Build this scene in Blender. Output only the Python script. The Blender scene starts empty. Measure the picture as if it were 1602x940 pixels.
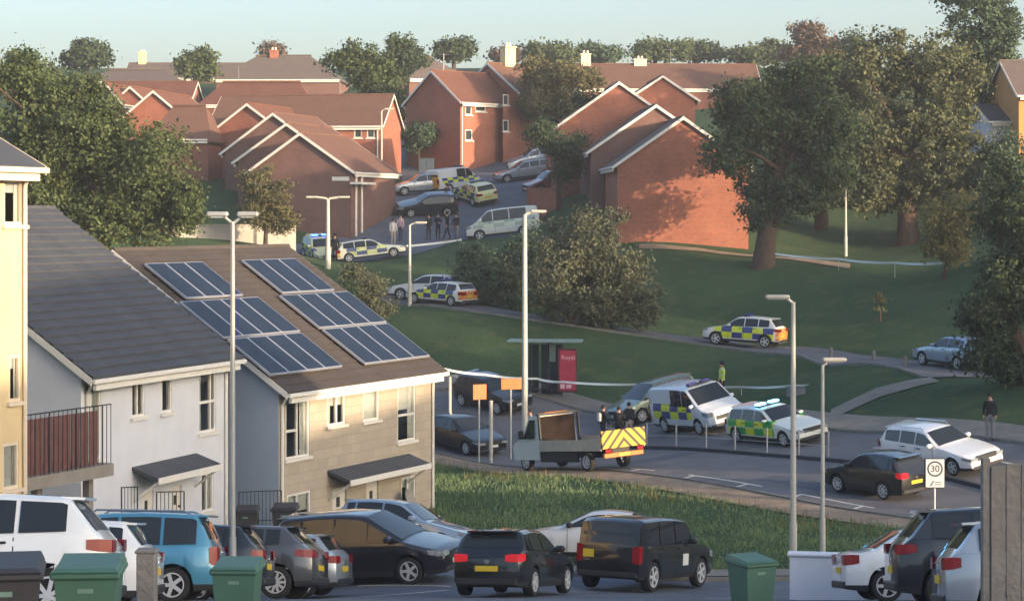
import bpy, math, random
import numpy as np
from mathutils import Vector, Matrix

# ------------------------------------------------------------------ camera, sky, sun, exposure
SC = bpy.context.scene
COL = SC.collection
FPX = 3500.0            # focal length in pixels of the 1602 px wide photograph
HZ = 340.0              # row of the horizon in the photograph; the camera stands at z = 0
cam_d = bpy.data.cameras.new("camera")
cam_d.sensor_fit = 'HORIZONTAL'
cam_d.sensor_width = 36.0
cam_d.lens = FPX / 1602.0 * 36.0
cam_d.shift_y = -(470.0 - HZ) / 1602.0
cam_d.clip_start = 0.5
cam_d.clip_end = 6000
cam = bpy.data.objects.new("camera", cam_d)
cam.rotation_euler = (math.radians(90), 0, 0)
COL.objects.link(cam)
SC.camera = cam

SUN_EL = math.radians(9.0)
SUN_DIR = Vector((0.80, -0.60, 0)).normalized()          # horizontal direction towards the sun
world = bpy.data.worlds.new("World")
SC.world = world
world.use_nodes = True
wn = world.node_tree.nodes
wl = world.node_tree.links
sky = wn.new("ShaderNodeTexSky")
sky.sky_type = 'NISHITA'
sky.sun_disc = False
sky.sun_elevation = SUN_EL
sky.sun_rotation = math.atan2(SUN_DIR.x, SUN_DIR.y)
sky.altitude = 0
sky.air_density = 0.82
sky.dust_density = 3.7
sky.ozone_density = 1.5
wl.new(sky.outputs[0], wn["Background"].inputs[0])
wn["Background"].inputs[1].default_value = 0.15

sun_d = bpy.data.lights.new("sun", 'SUN')
sun_d.energy = 2.9
sun_d.angle = math.radians(0.6)
sun_d.color = (1.0, 0.74, 0.48)
sun = bpy.data.objects.new("sun", sun_d)
sd = Vector((SUN_DIR.x * math.cos(SUN_EL), SUN_DIR.y * math.cos(SUN_EL), math.sin(SUN_EL)))
sun.rotation_euler = sd.to_track_quat('Z', 'Y').to_euler()
COL.objects.link(sun)

SC.view_settings.view_transform = 'Standard'
SC.view_settings.look = 'None'
SC.view_settings.exposure = 1.68
SC.view_settings.gamma = 1.0
SC.view_settings.use_curve_mapping = False
SC.cycles.max_bounces = 5
SC.cycles.diffuse_bounces = 3
SC.cycles.glossy_bounces = 3
SC.cycles.transmission_bounces = 2
SC.cycles.transparent_max_bounces = 6
SC.cycles.use_denoising = True

RND = random.Random(7)
R = math.radians


def PX(px, py, d):
    """point seen at pixel (px, py) of the photograph, d metres away"""
    return Vector(((px - 801) / FPX * d, d, (HZ - py) / FPX * d))


def lin(h):
    h = h.lstrip('#')
    out = []
    for i in (0, 2, 4):
        c = int(h[i:i + 2], 16) / 255
        out.append(c / 12.92 if c <= 0.04045 else ((c + 0.055) / 1.055) ** 2.4)
    return tuple(out)


# ------------------------------------------------------------------ materials
MATS = {}


def mat(name, col, rough=0.6, metal=0.0, var=0.0, scale=3.0, bump=0.0, bscale=None, spec=0.5, col2=None, coat=0.0, emit=0.0, coords='Object', detail=5):
    """principled material with noise-driven colour variation and bump"""
    if name in MATS:
        return MATS[name]
    m = bpy.data.materials.new(name)
    m.use_nodes = True
    nt = m.node_tree
    b = nt.nodes["Principled BSDF"]
    c = lin(col) if isinstance(col, str) else col
    b.inputs["Base Color"].default_value = (*c, 1)
    b.inputs["Roughness"].default_value = rough
    b.inputs["Metallic"].default_value = metal
    b.inputs["Specular IOR Level"].default_value = spec
    if coat:
        b.inputs["Coat Weight"].default_value = coat
        b.inputs["Coat Roughness"].default_value = 0.03
    if emit:
        b.inputs["Emission Color"].default_value = (*c, 1)
        b.inputs["Emission Strength"].default_value = emit
    if var or bump or col2:
        tc = nt.nodes.new("ShaderNodeTexCoord")
        nz = nt.nodes.new("ShaderNodeTexNoise")
        nz.inputs["Scale"].default_value = scale
        nz.inputs["Detail"].default_value = detail
        nz.inputs["Roughness"].default_value = 0.62
        nt.links.new(tc.outputs[coords], nz.inputs["Vector"])
        if var or col2:
            mx = nt.nodes.new("ShaderNodeMix")
            mx.data_type = 'RGBA'
            if col2:
                c2 = lin(col2) if isinstance(col2, str) else col2
                c1 = c
            else:
                c1 = tuple(max(0, v * (1 - var)) for v in c)
                c2 = tuple(min(1, v * (1 + var)) for v in c)
            mx.inputs[6].default_value = (*c1, 1)
            mx.inputs[7].default_value = (*c2, 1)
            rp = nt.nodes.new("ShaderNodeMapRange")
            rp.inputs[1].default_value = 0.32
            rp.inputs[2].default_value = 0.68
            nt.links.new(nz.outputs[0], rp.inputs[0])
            nt.links.new(rp.outputs[0], mx.inputs[0])
            nt.links.new(mx.outputs[2], b.inputs["Base Color"])
        if bump:
            n2 = nt.nodes.new("ShaderNodeTexNoise")
            n2.inputs["Scale"].default_value = bscale or scale * 6
            n2.inputs["Detail"].default_value = 3
            nt.links.new(tc.outputs[coords], n2.inputs["Vector"])
            bp = nt.nodes.new("ShaderNodeBump")
            bp.inputs["Strength"].default_value = bump
            bp.inputs["Distance"].default_value = 0.05
            nt.links.new(n2.outputs[0], bp.inputs["Height"])
            nt.links.new(bp.outputs[0], b.inputs["Normal"])
    MATS[name] = m
    return m


def nodes_of(m):
    return m.node_tree.nodes, m.node_tree.links, m.node_tree.nodes["Principled BSDF"]


def math_node(n, l, op, a, b=None, c=None):
    x = n.new("ShaderNodeMath")
    x.operation = op
    for i, v in enumerate((a, b, c)):
        if v is None:
            continue
        if isinstance(v, (int, float)):
            x.inputs[i].default_value = v
        else:
            l.new(v, x.inputs[i])
    return x.outputs[0]


def mix_node(n, l, f, a, b):
    x = n.new("ShaderNodeMix")
    x.data_type = 'RGBA'
    if isinstance(f, (int, float)):
        x.inputs[0].default_value = f
    else:
        l.new(f, x.inputs[0])
    for i, v in ((6, a), (7, b)):
        if isinstance(v, (tuple, list)):
            x.inputs[i].default_value = (*v[:3], 1)
        else:
            l.new(v, x.inputs[i])
    return x.outputs[2]


def brick_mat(name, c1, c2, mortar, bw=0.225, bh=0.075, patch=0.3):
    """brickwork on walls in any direction: u runs along the wall, v up"""
    if name in MATS:
        return MATS[name]
    m = mat(name, c1, rough=0.9, spec=0.2)
    n, l, b = nodes_of(m)
    tc = n.new("ShaderNodeTexCoord")
    sp = n.new("ShaderNodeSeparateXYZ")
    l.new(tc.outputs["Object"], sp.inputs[0])
    u = math_node(n, l, 'ADD', sp.outputs[0], sp.outputs[1])
    cb = n.new("ShaderNodeCombineXYZ")
    l.new(u, cb.inputs[0])
    l.new(sp.outputs[2], cb.inputs[1])
    br = n.new("ShaderNodeTexBrick")
    br.inputs["Scale"].default_value = 1.0
    br.inputs["Brick Width"].default_value = bw
    br.inputs["Row Height"].default_value = bh
    br.inputs["Mortar Size"].default_value = min(0.01, bh * 0.09)
    br.inputs["Color1"].default_value = (*lin(c1), 1)
    br.inputs["Color2"].default_value = (*lin(c2), 1)
    br.inputs["Mortar"].default_value = (*lin(mortar), 1)
    l.new(cb.outputs[0], br.inputs["Vector"])
    nz = n.new("ShaderNodeTexNoise")
    nz.inputs["Scale"].default_value = 0.7
    nz.inputs["Detail"].default_value = 6
    l.new(tc.outputs["Object"], nz.inputs["Vector"])
    k = math_node(n, l, 'MULTIPLY_ADD', nz.outputs[0], patch * 2, 1 - patch)
    vm = n.new("ShaderNodeVectorMath")
    vm.operation = 'SCALE'
    l.new(br.outputs[0], vm.inputs[0])
    l.new(k, vm.inputs[3])
    l.new(vm.outputs[0], b.inputs["Base Color"])
    bp = n.new("ShaderNodeBump")
    bp.inputs["Strength"].default_value = 0.35
    bp.inputs["Distance"].default_value = 0.01
    l.new(br.outputs["Fac"], bp.inputs["Height"])
    bp.invert = True
    l.new(bp.outputs[0], b.inputs["Normal"])
    return m


# ------------------------------------------------------------------ mesh building
class MB:
    """collects faces; build() links them as one mesh object"""

    def __init__(s):
        s.v = []
        s.f = []
        s.m = []

    def add(s, verts, faces, mi=0):
        k = len(s.v)
        s.v.extend([tuple(p) for p in verts])
        for f in faces:
            s.f.append(tuple(i + k for i in f))
            s.m.append(mi)

    def box(s, x0, x1, y0, y1, z0, z1, mi=0, M=None):
        vs = [(x0, y0, z0), (x1, y0, z0), (x1, y1, z0), (x0, y1, z0), (x0, y0, z1), (x1, y0, z1), (x1, y1, z1), (x0, y1, z1)]
        if M is not None:
            vs = [M @ Vector(p) for p in vs]
        s.add(vs, [(0, 3, 2, 1), (4, 5, 6, 7), (0, 1, 5, 4), (1, 2, 6, 5), (2, 3, 7, 6), (3, 0, 4, 7)], mi)

    def bbox(s, x0, x1, y0, y1, z0, z1, b=0.02, mi=0, M=None):
        """box with chamfered edges"""
        vs = []
        for sx, xx in ((1, x0), (-1, x1)):
            for sy, yy in ((1, y0), (-1, y1)):
                for sz, zz in ((1, z0), (-1, z1)):
                    vs += [(xx, yy + sy * b, zz + sz * b), (xx + sx * b, yy, zz + sz * b), (xx + sx * b, yy + sy * b, zz)]
        if M is not None:
            vs = [M @ Vector(p) for p in vs]
        def q(ix, iy, iz, k):
            return ((ix * 2 + iy) * 2 + iz) * 3 + k
        fs = []
        for ix in (0, 1):
            fs.append(tuple(q(ix, a, c, 0) for a, c in ((0, 0), (0, 1), (1, 1), (1, 0))))
        for iy in (0, 1):
            fs.append(tuple(q(a, iy, c, 1) for a, c in ((0, 0), (1, 0), (1, 1), (0, 1))))
        for iz in (0, 1):
            fs.append(tuple(q(a, c, iz, 2) for a, c in ((0, 0), (0, 1), (1, 1), (1, 0))))
        for iy in (0, 1):
            for iz in (0, 1):
                fs.append((q(0, iy, iz, 1), q(1, iy, iz, 1), q(1, iy, iz, 2), q(0, iy, iz, 2)))
        for ix in (0, 1):
            for iz in (0, 1):
                fs.append((q(ix, 0, iz, 0), q(ix, 1, iz, 0), q(ix, 1, iz, 2), q(ix, 0, iz, 2)))
        for ix in (0, 1):
            for iy in (0, 1):
                fs.append((q(ix, iy, 0, 0), q(ix, iy, 1, 0), q(ix, iy, 1, 1), q(ix, iy, 0, 1)))
        for ix in (0, 1):
            for iy in (0, 1):
                for iz in (0, 1):
                    fs.append((q(ix, iy, iz, 0), q(ix, iy, iz, 1), q(ix, iy, iz, 2)))
        s.add(vs, fs, mi)

    def tube(s, pts, rad, n=8, mi=0, caps=True):
        pts = [Vector(p) for p in pts]
        if not isinstance(rad, (list, tuple)):
            rad = [rad] * len(pts)
        vs, fs = [], []
        ref = None
        for i, p in enumerate(pts):
            t = (pts[min(i + 1, len(pts) - 1)] - pts[max(i - 1, 0)])
            t = t.normalized() if t.length > 1e-9 else Vector((0, 0, 1))
            if ref is None:
                ref = Vector((1, 0, 0)) if abs(t.x) < 0.8 else Vector((0, 1, 0))
            a = (ref - t * ref.dot(t)).normalized()
            ref = a
            b = t.cross(a)
            for k in range(n):
                q = 2 * math.pi * k / n
                vs.append(p + (a * math.cos(q) + b * math.sin(q)) * rad[i])
        for i in range(len(pts) - 1):
            for k in range(n):
                fs.append((i * n + k, i * n + (k + 1) % n, (i + 1) * n + (k + 1) % n, (i + 1) * n + k))
        if caps:
            fs.append(tuple(range(n - 1, -1, -1)))
            fs.append(tuple((len(pts) - 1) * n + k for k in range(n)))
        s.add(vs, fs, mi)

    def lathe(s, prof, n=16, axis='z', mi=0, M=None, caps=True):
        """profile of (radius, height) turned about an axis"""
        vs, fs = [], []
        for r, h in prof:
            for k in range(n):
                q = 2 * math.pi * k / n
                a, b = r * math.cos(q), r * math.sin(q)
                vs.append((a, b, h) if axis == 'z' else (a, h, b))
        if M is not None:
            vs = [M @ Vector(p) for p in vs]
        for i in range(len(prof) - 1):
            for k in range(n):
                fs.append((i * n + k, i * n + (k + 1) % n, (i + 1) * n + (k + 1) % n, (i + 1) * n + k))
        if caps:
            fs.append(tuple(range(n - 1, -1, -1)))
            fs.append(tuple((len(prof) - 1) * n + k for k in range(n)))
        s.add(vs, fs, mi)

    def prism(s, poly, y0, y1, mi=0, M=None):
        """polygon in (x, z) pushed from y0 to y1"""
        n = len(poly)
        vs = [(p[0], y0, p[1]) for p in poly] + [(p[0], y1, p[1]) for p in poly]
        if M is not None:
            vs = [M @ Vector(p) for p in vs]
        fs = [tuple(range(n)), tuple(range(2 * n - 1, n - 1, -1))]
        for i in range(n):
            j = (i + 1) % n
            fs.append((i, i + n, j + n, j))
        s.add(vs, fs, mi)

    def mesh(s, name, mats, smooth=None):
        me = bpy.data.meshes.new(name)
        me.from_pydata(s.v, [], s.f)
        if not isinstance(mats, (list, tuple)):
            mats = [mats]
        for m in mats:
            me.materials.append(m)
        if len(mats) > 1:
            me.polygons.foreach_set("material_index", s.m)
        if smooth is not None:
            me.shade_smooth()
            me.set_sharp_from_angle(angle=R(smooth))
        me.validate()
        me.update()
        return me

    def build(s, name, mats, parent=None, smooth=None, label=None):
        return link(name, s.mesh(name, mats, smooth), parent, label)


def link(name, me, parent=None, label=None):
    o = bpy.data.objects.new(name, me)
    COL.objects.link(o)
    if parent is not None:
        o.parent = parent
    if label:
        o["label"] = label
    return o


def tag(o, label=None, cat=None, group=None, kind=None):
    if label:
        o["label"] = label
    if cat:
        o["category"] = cat
    if group:
        o["group"] = group
    if kind:
        o["kind"] = kind
    return o


def thing(name, label, cat, loc=(0, 0, 0), rz=0.0, group=None):
    o = bpy.data.objects.new(name, None)
    o.empty_display_size = 0.2
    COL.objects.link(o)
    o.location = loc
    o.rotation_euler = (0, 0, rz)
    return tag(o, label, cat, group)


# ------------------------------------------------------------------ terrain: a smooth height field through surveyed points
CTRL = []


def cp(px, py, d):
    p = PX(px, py, d)
    CTRL.append((p.x, p.y, p.z))


def cw(x, y, z):
    CTRL.append((x, y, z))


# car park plane falling away from the camera
for d in (10, 22, 34, 46, 57):
    for x in (-14, -5, 4, 12):
        cw(x * (0.6 + d / 100), d, -(1.2 + 0.145 * d))
for x in (-40, -10, 15):
    cw(x, -15, 0.6)
    cw(x, -60, 5)
cw(40, 25, -1.0); cw(46, 44, -5.2); cw(36, 8, 0.5); cw(60, 30, 0.5); cw(40, 62, -9.2); cw(90, 40, 1); cw(90, 0, 4); cw(40, -40, 4)
cw(-40, 20, -2.5); cw(-40, 60, -7.5); cw(-70, 40, -3); cw(-80, 90, -3)
cw(-12, 62, -9.4); cw(-7, 70, -10.2); cw(-2.5, 80, -10.3); cw(-18, 75, -9.6); cw(-14, 86, -9.8)
cw(-3.3, 57.5, -9.12); cw(-5.2, 60, -9.2); cw(-1.6, 60.5, -9.35); cw(4, 63, -9.7); cw(10, 63, -9.5); cw(0, 66, -10.0)
# road
for p in ((680, 705, 100), (950, 738, 87), (1100, 763, 80.5), (1430, 815, 71), (1010, 700, 96), (1545, 770, 76.5),
          (930, 640, 108), (1350, 680, 90), (1560, 735, 79), (735, 702, 101), (800, 632, 107), (1100, 672, 97)):
    cp(*p)
cw(24, 52, -9.3); cw(30, 70, -8.6); cw(-16, 118, -9.2); cw(-8, 109, -9.8)
# slope and lane on the hill
for p in ((1400, 622, 96), (880, 618, 110), (1130, 606, 108), (1250, 580, 109),
          (1100, 390, 137), (1195, 415, 130), (1480, 437, 122), (1323, 402, 140), (1010, 385, 137), (940, 400, 136), (1300, 470, 123),
          (583, 408, 140), (480, 415, 141), (700, 376, 145), (740, 377, 147), (800, 376, 150), (830, 372, 150), (705, 302, 165), (750, 320, 158), (822, 282, 172), (700, 243, 190),
          (500, 357, 150), (560, 300, 170), (640, 430, 133), (300, 388, 132), (420, 385, 138), (150, 425, 112), (0, 430, 105),
          (250, 250, 182), (330, 285, 165), (100, 330, 150), (250, 200, 205), (420, 195, 205), (430, 150, 240), (1050, 200, 185), (1050, 168, 215),
          (900, 300, 158), (860, 330, 150), (900, 215, 190), (1580, 300, 150), (1400, 330, 155), (1540, 420, 120), (1560, 600, 93)):
    cp(*p)
# the lane is cut level into the slope
LANE = [PX(*q) for q in ((590, 464, 128.5), (700, 478, 124.5), (800, 493, 122), (920, 510, 121), (1050, 527, 120), (1165, 541, 118), (1300, 557, 111.5), (1400, 568, 107), (1470, 577, 103.5), (1510, 592, 99.5))]
for i in range(len(LANE)):
    t = (LANE[min(i + 1, len(LANE) - 1)] - LANE[max(i - 1, 0)]).normalized()
    for w in (-1.9, 1.9):
        cw(LANE[i].x - t.y * w, LANE[i].y + t.x * w, LANE[i].z)
for x in (-120, -60, 0, 60, 120):
    cw(x, 300, 20)
    cw(x * 2.2, 420, 21)
    cw(x * 3, 700, 20)
cw(-80, 200, 7); cw(90, 200, 9); cw(-120, 140, 0); cw(110, 130, 2); cw(70, 100, -4); cw(60, 75, -6.5)
CTRL = np.array(CTRL)


def _phi(r2):
    return np.where(r2 > 1e-9, r2 * np.log(r2 + 1e-12), 0) * 0.5


_n = len(CTRL)
_sc = 100.0
_xy = CTRL[:, :2] / _sc
_K = _phi(((_xy[:, None, :] - _xy[None, :, :]) ** 2).sum(-1)) + np.eye(_n) * 4e-5
_Pm = np.hstack([np.ones((_n, 1)), _xy])
_A = np.block([[_K, _Pm], [_Pm.T, np.zeros((3, 3))]])
_W = np.linalg.solve(_A, np.concatenate([CTRL[:, 2], np.zeros(3)]))


def gz(x, y):
    x = np.asarray(x, float) / _sc
    y = np.asarray(y, float) / _sc
    r2 = (x[..., None] - _xy[:, 0]) ** 2 + (y[..., None] - _xy[:, 1]) ** 2
    return _phi(r2) @ _W[:_n] + _W[_n] + _W[_n + 1] * x + _W[_n + 2] * y


def g(x, y):
    return float(gz(np.array([x]), np.array([y]))[0])


def gp(px, d):
    """point on the ground under pixel column px at distance d"""
    x = (px - 801) / FPX * d
    return Vector((x, d, g(x, d)))


def row_of(p):
    return HZ - p.z * FPX / p.y

# ------------------------------------------------------------------ ground
def grass_mat(name, c1, c2, c3, blade=0.5):
    m = mat(name, c1, rough=0.95, spec=0.1)
    n, l, b = nodes_of(m)
    tc = n.new("ShaderNodeTexCoord")
    def nz(s, det=5):
        x = n.new("ShaderNodeTexNoise")
        x.inputs["Scale"].default_value = s
        x.inputs["Detail"].default_value = det
        x.inputs["Roughness"].default_value = 0.65
        l.new(tc.outputs["Object"], x.inputs["Vector"])
        return x.outputs[0]
    def rng(v, a, c):
        x = n.new("ShaderNodeMapRange")
        x.inputs[1].default_value = a
        x.inputs[2].default_value = c
        l.new(v, x.inputs[0])
        return x.outputs[0]
    c = mix_node(n, l, rng(nz(0.16), 0.35, 0.65), lin(c1), lin(c2))
    c = mix_node(n, l, rng(nz(0.9), 0.52, 0.75), c, lin(c3))
    fine = math_node(n, l, 'MULTIPLY_ADD', nz(9, 3), 0.9, 0.55)
    vm = n.new("ShaderNodeVectorMath")
    vm.operation = 'SCALE'
    l.new(c, vm.inputs[0])
    l.new(fine, vm.inputs[3])
    l.new(vm.outputs[0], b.inputs["Base Color"])
    bp = n.new("ShaderNodeBump")
    bp.inputs["Strength"].default_value = blade
    bp.inputs["Distance"].default_value = 0.15
    l.new(nz(4, 6), bp.inputs["Height"])
    l.new(bp.outputs[0], b.inputs["Normal"])
    return m


M_GRASS = grass_mat("mown_grass", "#364a32", "#43573b", "#5a5c3e")
M_ASPH = mat("asphalt", "#5f6570", rough=0.85, var=0.22, scale=0.8, bump=0.25, bscale=30, spec=0.3, detail=8)
M_ASPH2 = mat("worn_asphalt", "#6b6a6d", rough=0.9, var=0.18, scale=0.6, bump=0.25, bscale=25, spec=0.25, detail=8)
M_PAVE = mat("concrete_paving", "#7b756d", rough=0.9, var=0.2, scale=1.2, bump=0.2, bscale=20, detail=8)
M_SAND = mat("sandy_verge", "#8f7b66", rough=0.95, var=0.3, scale=1.5, bump=0.5, bscale=10, detail=8)
M_KERB = mat("kerb_stone", "#77746e", rough=0.85, var=0.2, scale=3)
M_KERB_D = mat("dark_kerb", "#34343a", rough=0.8, var=0.2, scale=3)
M_PAINT = mat("road_paint", "#c9c5bb", rough=0.7, var=0.2, scale=6)


def spaced(lo, hi, a, b, step, grow=1.22):
    xs = list(np.arange(a, b + 1e-6, step))
    s, x = step, a
    while x > lo:
        s *= grow
        x -= s
        xs.insert(0, max(x, lo))
    s, x = step, xs[-1]
    while x < hi:
        s *= grow
        x += s
        xs.append(min(x, hi))
    return np.array(xs)


def sheet(name, P, m, label=None, kind='structure', parent=None):
    """grid of points P[i][j] -> one smooth sheet"""
    ni, nj = P.shape[:2]
    v = P.reshape(-1, 3)
    idx = np.arange(ni * nj).reshape(ni, nj)
    f = np.stack([idx[:-1, :-1], idx[1:, :-1], idx[1:, 1:], idx[:-1, 1:]], -1).reshape(-1, 4)
    me = bpy.data.meshes.new(name)
    me.from_pydata(v.tolist(), [], f.tolist())
    me.materials.append(m)
    me.shade_smooth()
    me.update()
    if len(me.polygons) and me.polygons[0].normal.z < 0:
        me.flip_normals()
    o = link(name, me, parent)
    if parent is None:
        tag(o, label, None, None, kind)
    return o


gx = spaced(-900, 900, -44, 44, 0.8)
gy = spaced(-500, 1600, 8, 196, 0.8)
GX, GY = np.meshgrid(gx, gy, indexing='ij')
GZ = np.zeros_like(GX)
for i in range(GX.shape[0]):
    GZ[i] = gz(GX[i], GY[i])
lim = np.hypot(GX, GY)
GZ = np.where(lim > 450, np.minimum(GZ, 22), GZ)
GZ = np.clip(GZ, -14, 23)
sheet("ground", np.stack([GX, GY, GZ], -1), M_GRASS, "green grassed hillside and bank around the houses and roads")


def strip(name, pts_a, pts_b, m, off, n=60, k=8, label=None, parent=None, kind='structure'):
    """draped sheet between two edge polylines (x, y)"""
    def res(p):
        p = np.array(p, float)
        s = np.concatenate([[0], np.cumsum(np.hypot(*np.diff(p, axis=0).T))])
        t = np.linspace(0, s[-1], n)
        return np.stack([np.interp(t, s, p[:, 0]), np.interp(t, s, p[:, 1])], -1)
    a, b = res(pts_a), res(pts_b)
    w = np.linspace(0, 1, k)[None, :, None]
    q = a[:, None, :] * (1 - w) + b[:, None, :] * w
    z = gz(q[..., 0], q[..., 1]) + off
    return sheet(name, np.concatenate([q, z[..., None]], -1), m, label, kind, parent)


def kerb(name, pts, w, h, m, label, n=60, parent=None):
    """raised kerb of width w along a polyline, each length following the ground"""
    p = np.array(pts, float)
    s = np.concatenate([[0], np.cumsum(np.hypot(*np.diff(p, axis=0).T))])
    t = np.linspace(0, s[-1], n)
    q = np.stack([np.interp(t, s, p[:, 0]), np.interp(t, s, p[:, 1])], -1)
    tg = np.gradient(q, axis=0)
    tg /= np.linalg.norm(tg, axis=1)[:, None]
    nrm = np.stack([-tg[:, 1], tg[:, 0]], -1)
    L, Rr = q + nrm * w / 2, q - nrm * w / 2
    z = gz(q[:, 0], q[:, 1])
    rows = [np.stack([L[:, 0], L[:, 1], z - 0.1], -1), np.stack([L[:, 0], L[:, 1], z + h], -1),
            np.stack([Rr[:, 0], Rr[:, 1], z + h], -1), np.stack([Rr[:, 0], Rr[:, 1], z - 0.1], -1)]
    o = sheet(name, np.stack(rows, 1), m, label, 'structure', parent)
    o.data.set_sharp_from_angle(angle=R(40))
    return o


N0 = Vector((-3.46, 100.0))
RD = Vector((0.495, -0.869))
RP = Vector((0.869, 0.495))


def rp(t, w):
    """point at distance t along the road and w across it; past t = 3 the road bends away to the left"""
    if t >= 3:
        q = N0 + RD * t + RP * w
    else:
        r0, top = 10.0, 0.85
        a = min((3 - t) / r0, top)
        q = N0 + RD * 3 - RP * r0 + (RP * math.cos(a) - RD * math.sin(a)) * (r0 + w)
        rest = (3 - t) - top * r0
        if rest > 0:
            q = q + (-RD * math.cos(top) - RP * math.sin(top)) * rest
    return (q.x, q.y)


def rline(w, t0=-45, t1=62, n=80):
    return [rp(t0 + (t1 - t0) * i / n, w) for i in range(n + 1)]


def rpos(px, w):
    """road coordinate t where image column px crosses the line at offset w"""
    lo, hi = 3, 62
    for _ in range(50):
        mid = (lo + hi) / 2
        x, y = rp(mid, w)
        if 801 + x / y * FPX < px:
            lo = mid
        else:
            hi = mid
    return (lo + hi) / 2


strip("road", rline(0), rline(10.4), M_ASPH2, 0.03, 110, 14, "grey tarmac main road running across below the hill")
strip("verge_path", rline(-2.0), rline(-0.16), M_SAND, 0.045, 110, 4, "sandy brown worn strip along the near edge of the road")
kerb("kerb_near", rline(-0.08), 0.14, 0.1, M_KERB, "pale kerb along the near road edge", 110)
kerb("kerb_median", rline(5.7, 4, 62), 0.26, 0.15, M_KERB_D, "dark raised kerb dividing the two carriageways", 80)
kerb("kerb_far", rline(10.45), 0.14, 0.12, M_KERB, "pale kerb along the far road edge", 110)
strip("pavement_far", rline(10.55), rline(12.3), M_PAVE, 0.11, 110, 4, "pavement along the far side of the main road")


def dash(t0, t1, w, wd=0.14):
    return strip("road_marking", [rp(t0, w), rp(t1, w)], [rp(t0, w + wd), rp(t1, w + wd)], M_PAINT, 0.038, 8, 2,
                 "white painted line on the tarmac")


for a, b in ((985, 1022), (1075, 1190), (1250, 1365), (1425, 1462)):
    dash(rpos(a, 0.75), rpos(b, 0.75), 0.75, 0.13)
for px_ in (992, 1077, 1160, 1245, 1341, 1429):
    t = rpos(px_, 0.4)
    strip("road_marking", [rp(t, 0.06), rp(t + .17, 0.06)], [rp(t - .25, 0.75), rp(t - .08, 0.75)], M_PAINT, 0.038, 3, 6, "white painted tick at the end of a bay line")
for k in range(9):
    dash(2 + k * 6.2, 4 + k * 6.2, 8.2, 0.12)

# lane across the hill


def offset_line(pts, w):
    p = np.array([(q[0], q[1]) for q in pts])
    s = np.concatenate([[0], np.cumsum(np.hypot(*np.diff(p, axis=0).T))])
    t = np.linspace(0, s[-1], 50)
    q = np.stack([np.interp(t, s, p[:, 0]), np.interp(t, s, p[:, 1])], -1)
    for _ in range(8):
        q[1:-1] = (q[:-2] + 2 * q[1:-1] + q[2:]) / 4
    tg = np.gradient(q, axis=0)
    tg /= np.linalg.norm(tg, axis=1)[:, None]
    return (q + np.stack([-tg[:, 1], tg[:, 0]], -1) * w).tolist()


strip("lane", offset_line(LANE, -1.7), offset_line(LANE, 1.7), M_ASPH2, 0.05, 120, 6, "narrow tarmac lane climbing across the grass slope")
kerb("kerb_lane", offset_line(LANE[:10], -1.78), 0.14, 0.1, M_KERB, "low kerb on the downhill side of the lane", 100)
strip("path_link", [gp(1455, 99.5)[:2], gp(1370, 98.5)[:2], gp(1300, 96)[:2]], [gp(1470, 97.8)[:2], gp(1375, 96.6)[:2], gp(1300, 94)[:2]], M_PAVE, 0.05, 30, 4, "paved path joining the lane to the pavement")
# upper street
UP = [gp(440, 141), gp(520, 142), gp(600, 143), gp(680, 151), gp(716, 162), gp(722, 176), gp(705, 195), gp(690, 215)]
strip("street", offset_line(UP, -4.6), offset_line(UP, 4.6), M_ASPH, 0.05, 100, 10, "grey tarmac residential street climbing between the brick houses")
strip("street_court", [gp(700, 152)[:2], gp(800, 150)[:2], gp(870, 152)[:2]], [gp(690, 176)[:2], gp(800, 178)[:2], gp(860, 180)[:2]], M_ASPH, 0.06, 24, 20, "tarmac parking court off the upper street")
strip("footpath_upper", [gp(1000, 136.4)[:2], gp(1100, 136)[:2], gp(1180, 133.5)[:2], gp(1330, 128)[:2]], [gp(1000, 137.4)[:2], gp(1100, 137)[:2], gp(1180, 135)[:2], gp(1330, 129.5)[:2]], M_SAND, 0.05, 60, 4, "pale footpath below the brick gable")
# car park
strip("car_park", [(-15, 6), (-15, 58.5)], [(22, 6), (22, 58.5)], M_ASPH, 0.03, 60, 40, "dark tarmac car park sloping down towards the houses")
strip("pavement_near", [(-3.5, 58.6), (2, 59), (10, 58.8), (22, 58.6)], [(-3.5, 60.2), (2, 60.4), (10, 60), (22, 60)], M_PAVE, 0.12, 50, 4, "concrete pavement between the car park and the grass bank")
kerb("kerb_car_park", [(-3.5, 58.55), (22, 58.55)], 0.14, 0.13, M_KERB, "kerb along the far edge of the car park", 50)
strip("house_path", [(-12.2, 58.6), (-6.2, 69), (-3.6, 75)], [(-9.5, 57), (-4.6, 67), (-2.4, 73)], M_PAVE, 0.06, 40, 6, "paved path along the fronts of the rendered houses")
# bay lines painted in the car park
for i, (p0, p1) in enumerate((((505, 51.2), (700, 53.6)), ((470, 47.2), (620, 49.4)), ((560, 55.6), (705, 54.6)))):
    a, b = gp(*p0), gp(*p1)
    dv = (b - a)
    nn = Vector((-dv.y, dv.x, 0)).normalized() * 0.06
    strip("bay_line", [(a - nn)[:2], (b - nn)[:2]], [(a + nn)[:2], (b + nn)[:2]], M_PAINT, 0.036, 12, 2, "white parking bay line on the car park")
for px in (1105, 1235):
    a, b = gp(px, 47), gp(px + 70, 52)
    strip("bay_line", [(a.x - .06, a.y), (b.x - .06, b.y)], [(a.x + .06, a.y), (b.x + .06, b.y)], M_PAINT, 0.036, 12, 2, "white parking bay line on the car park")


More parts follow.
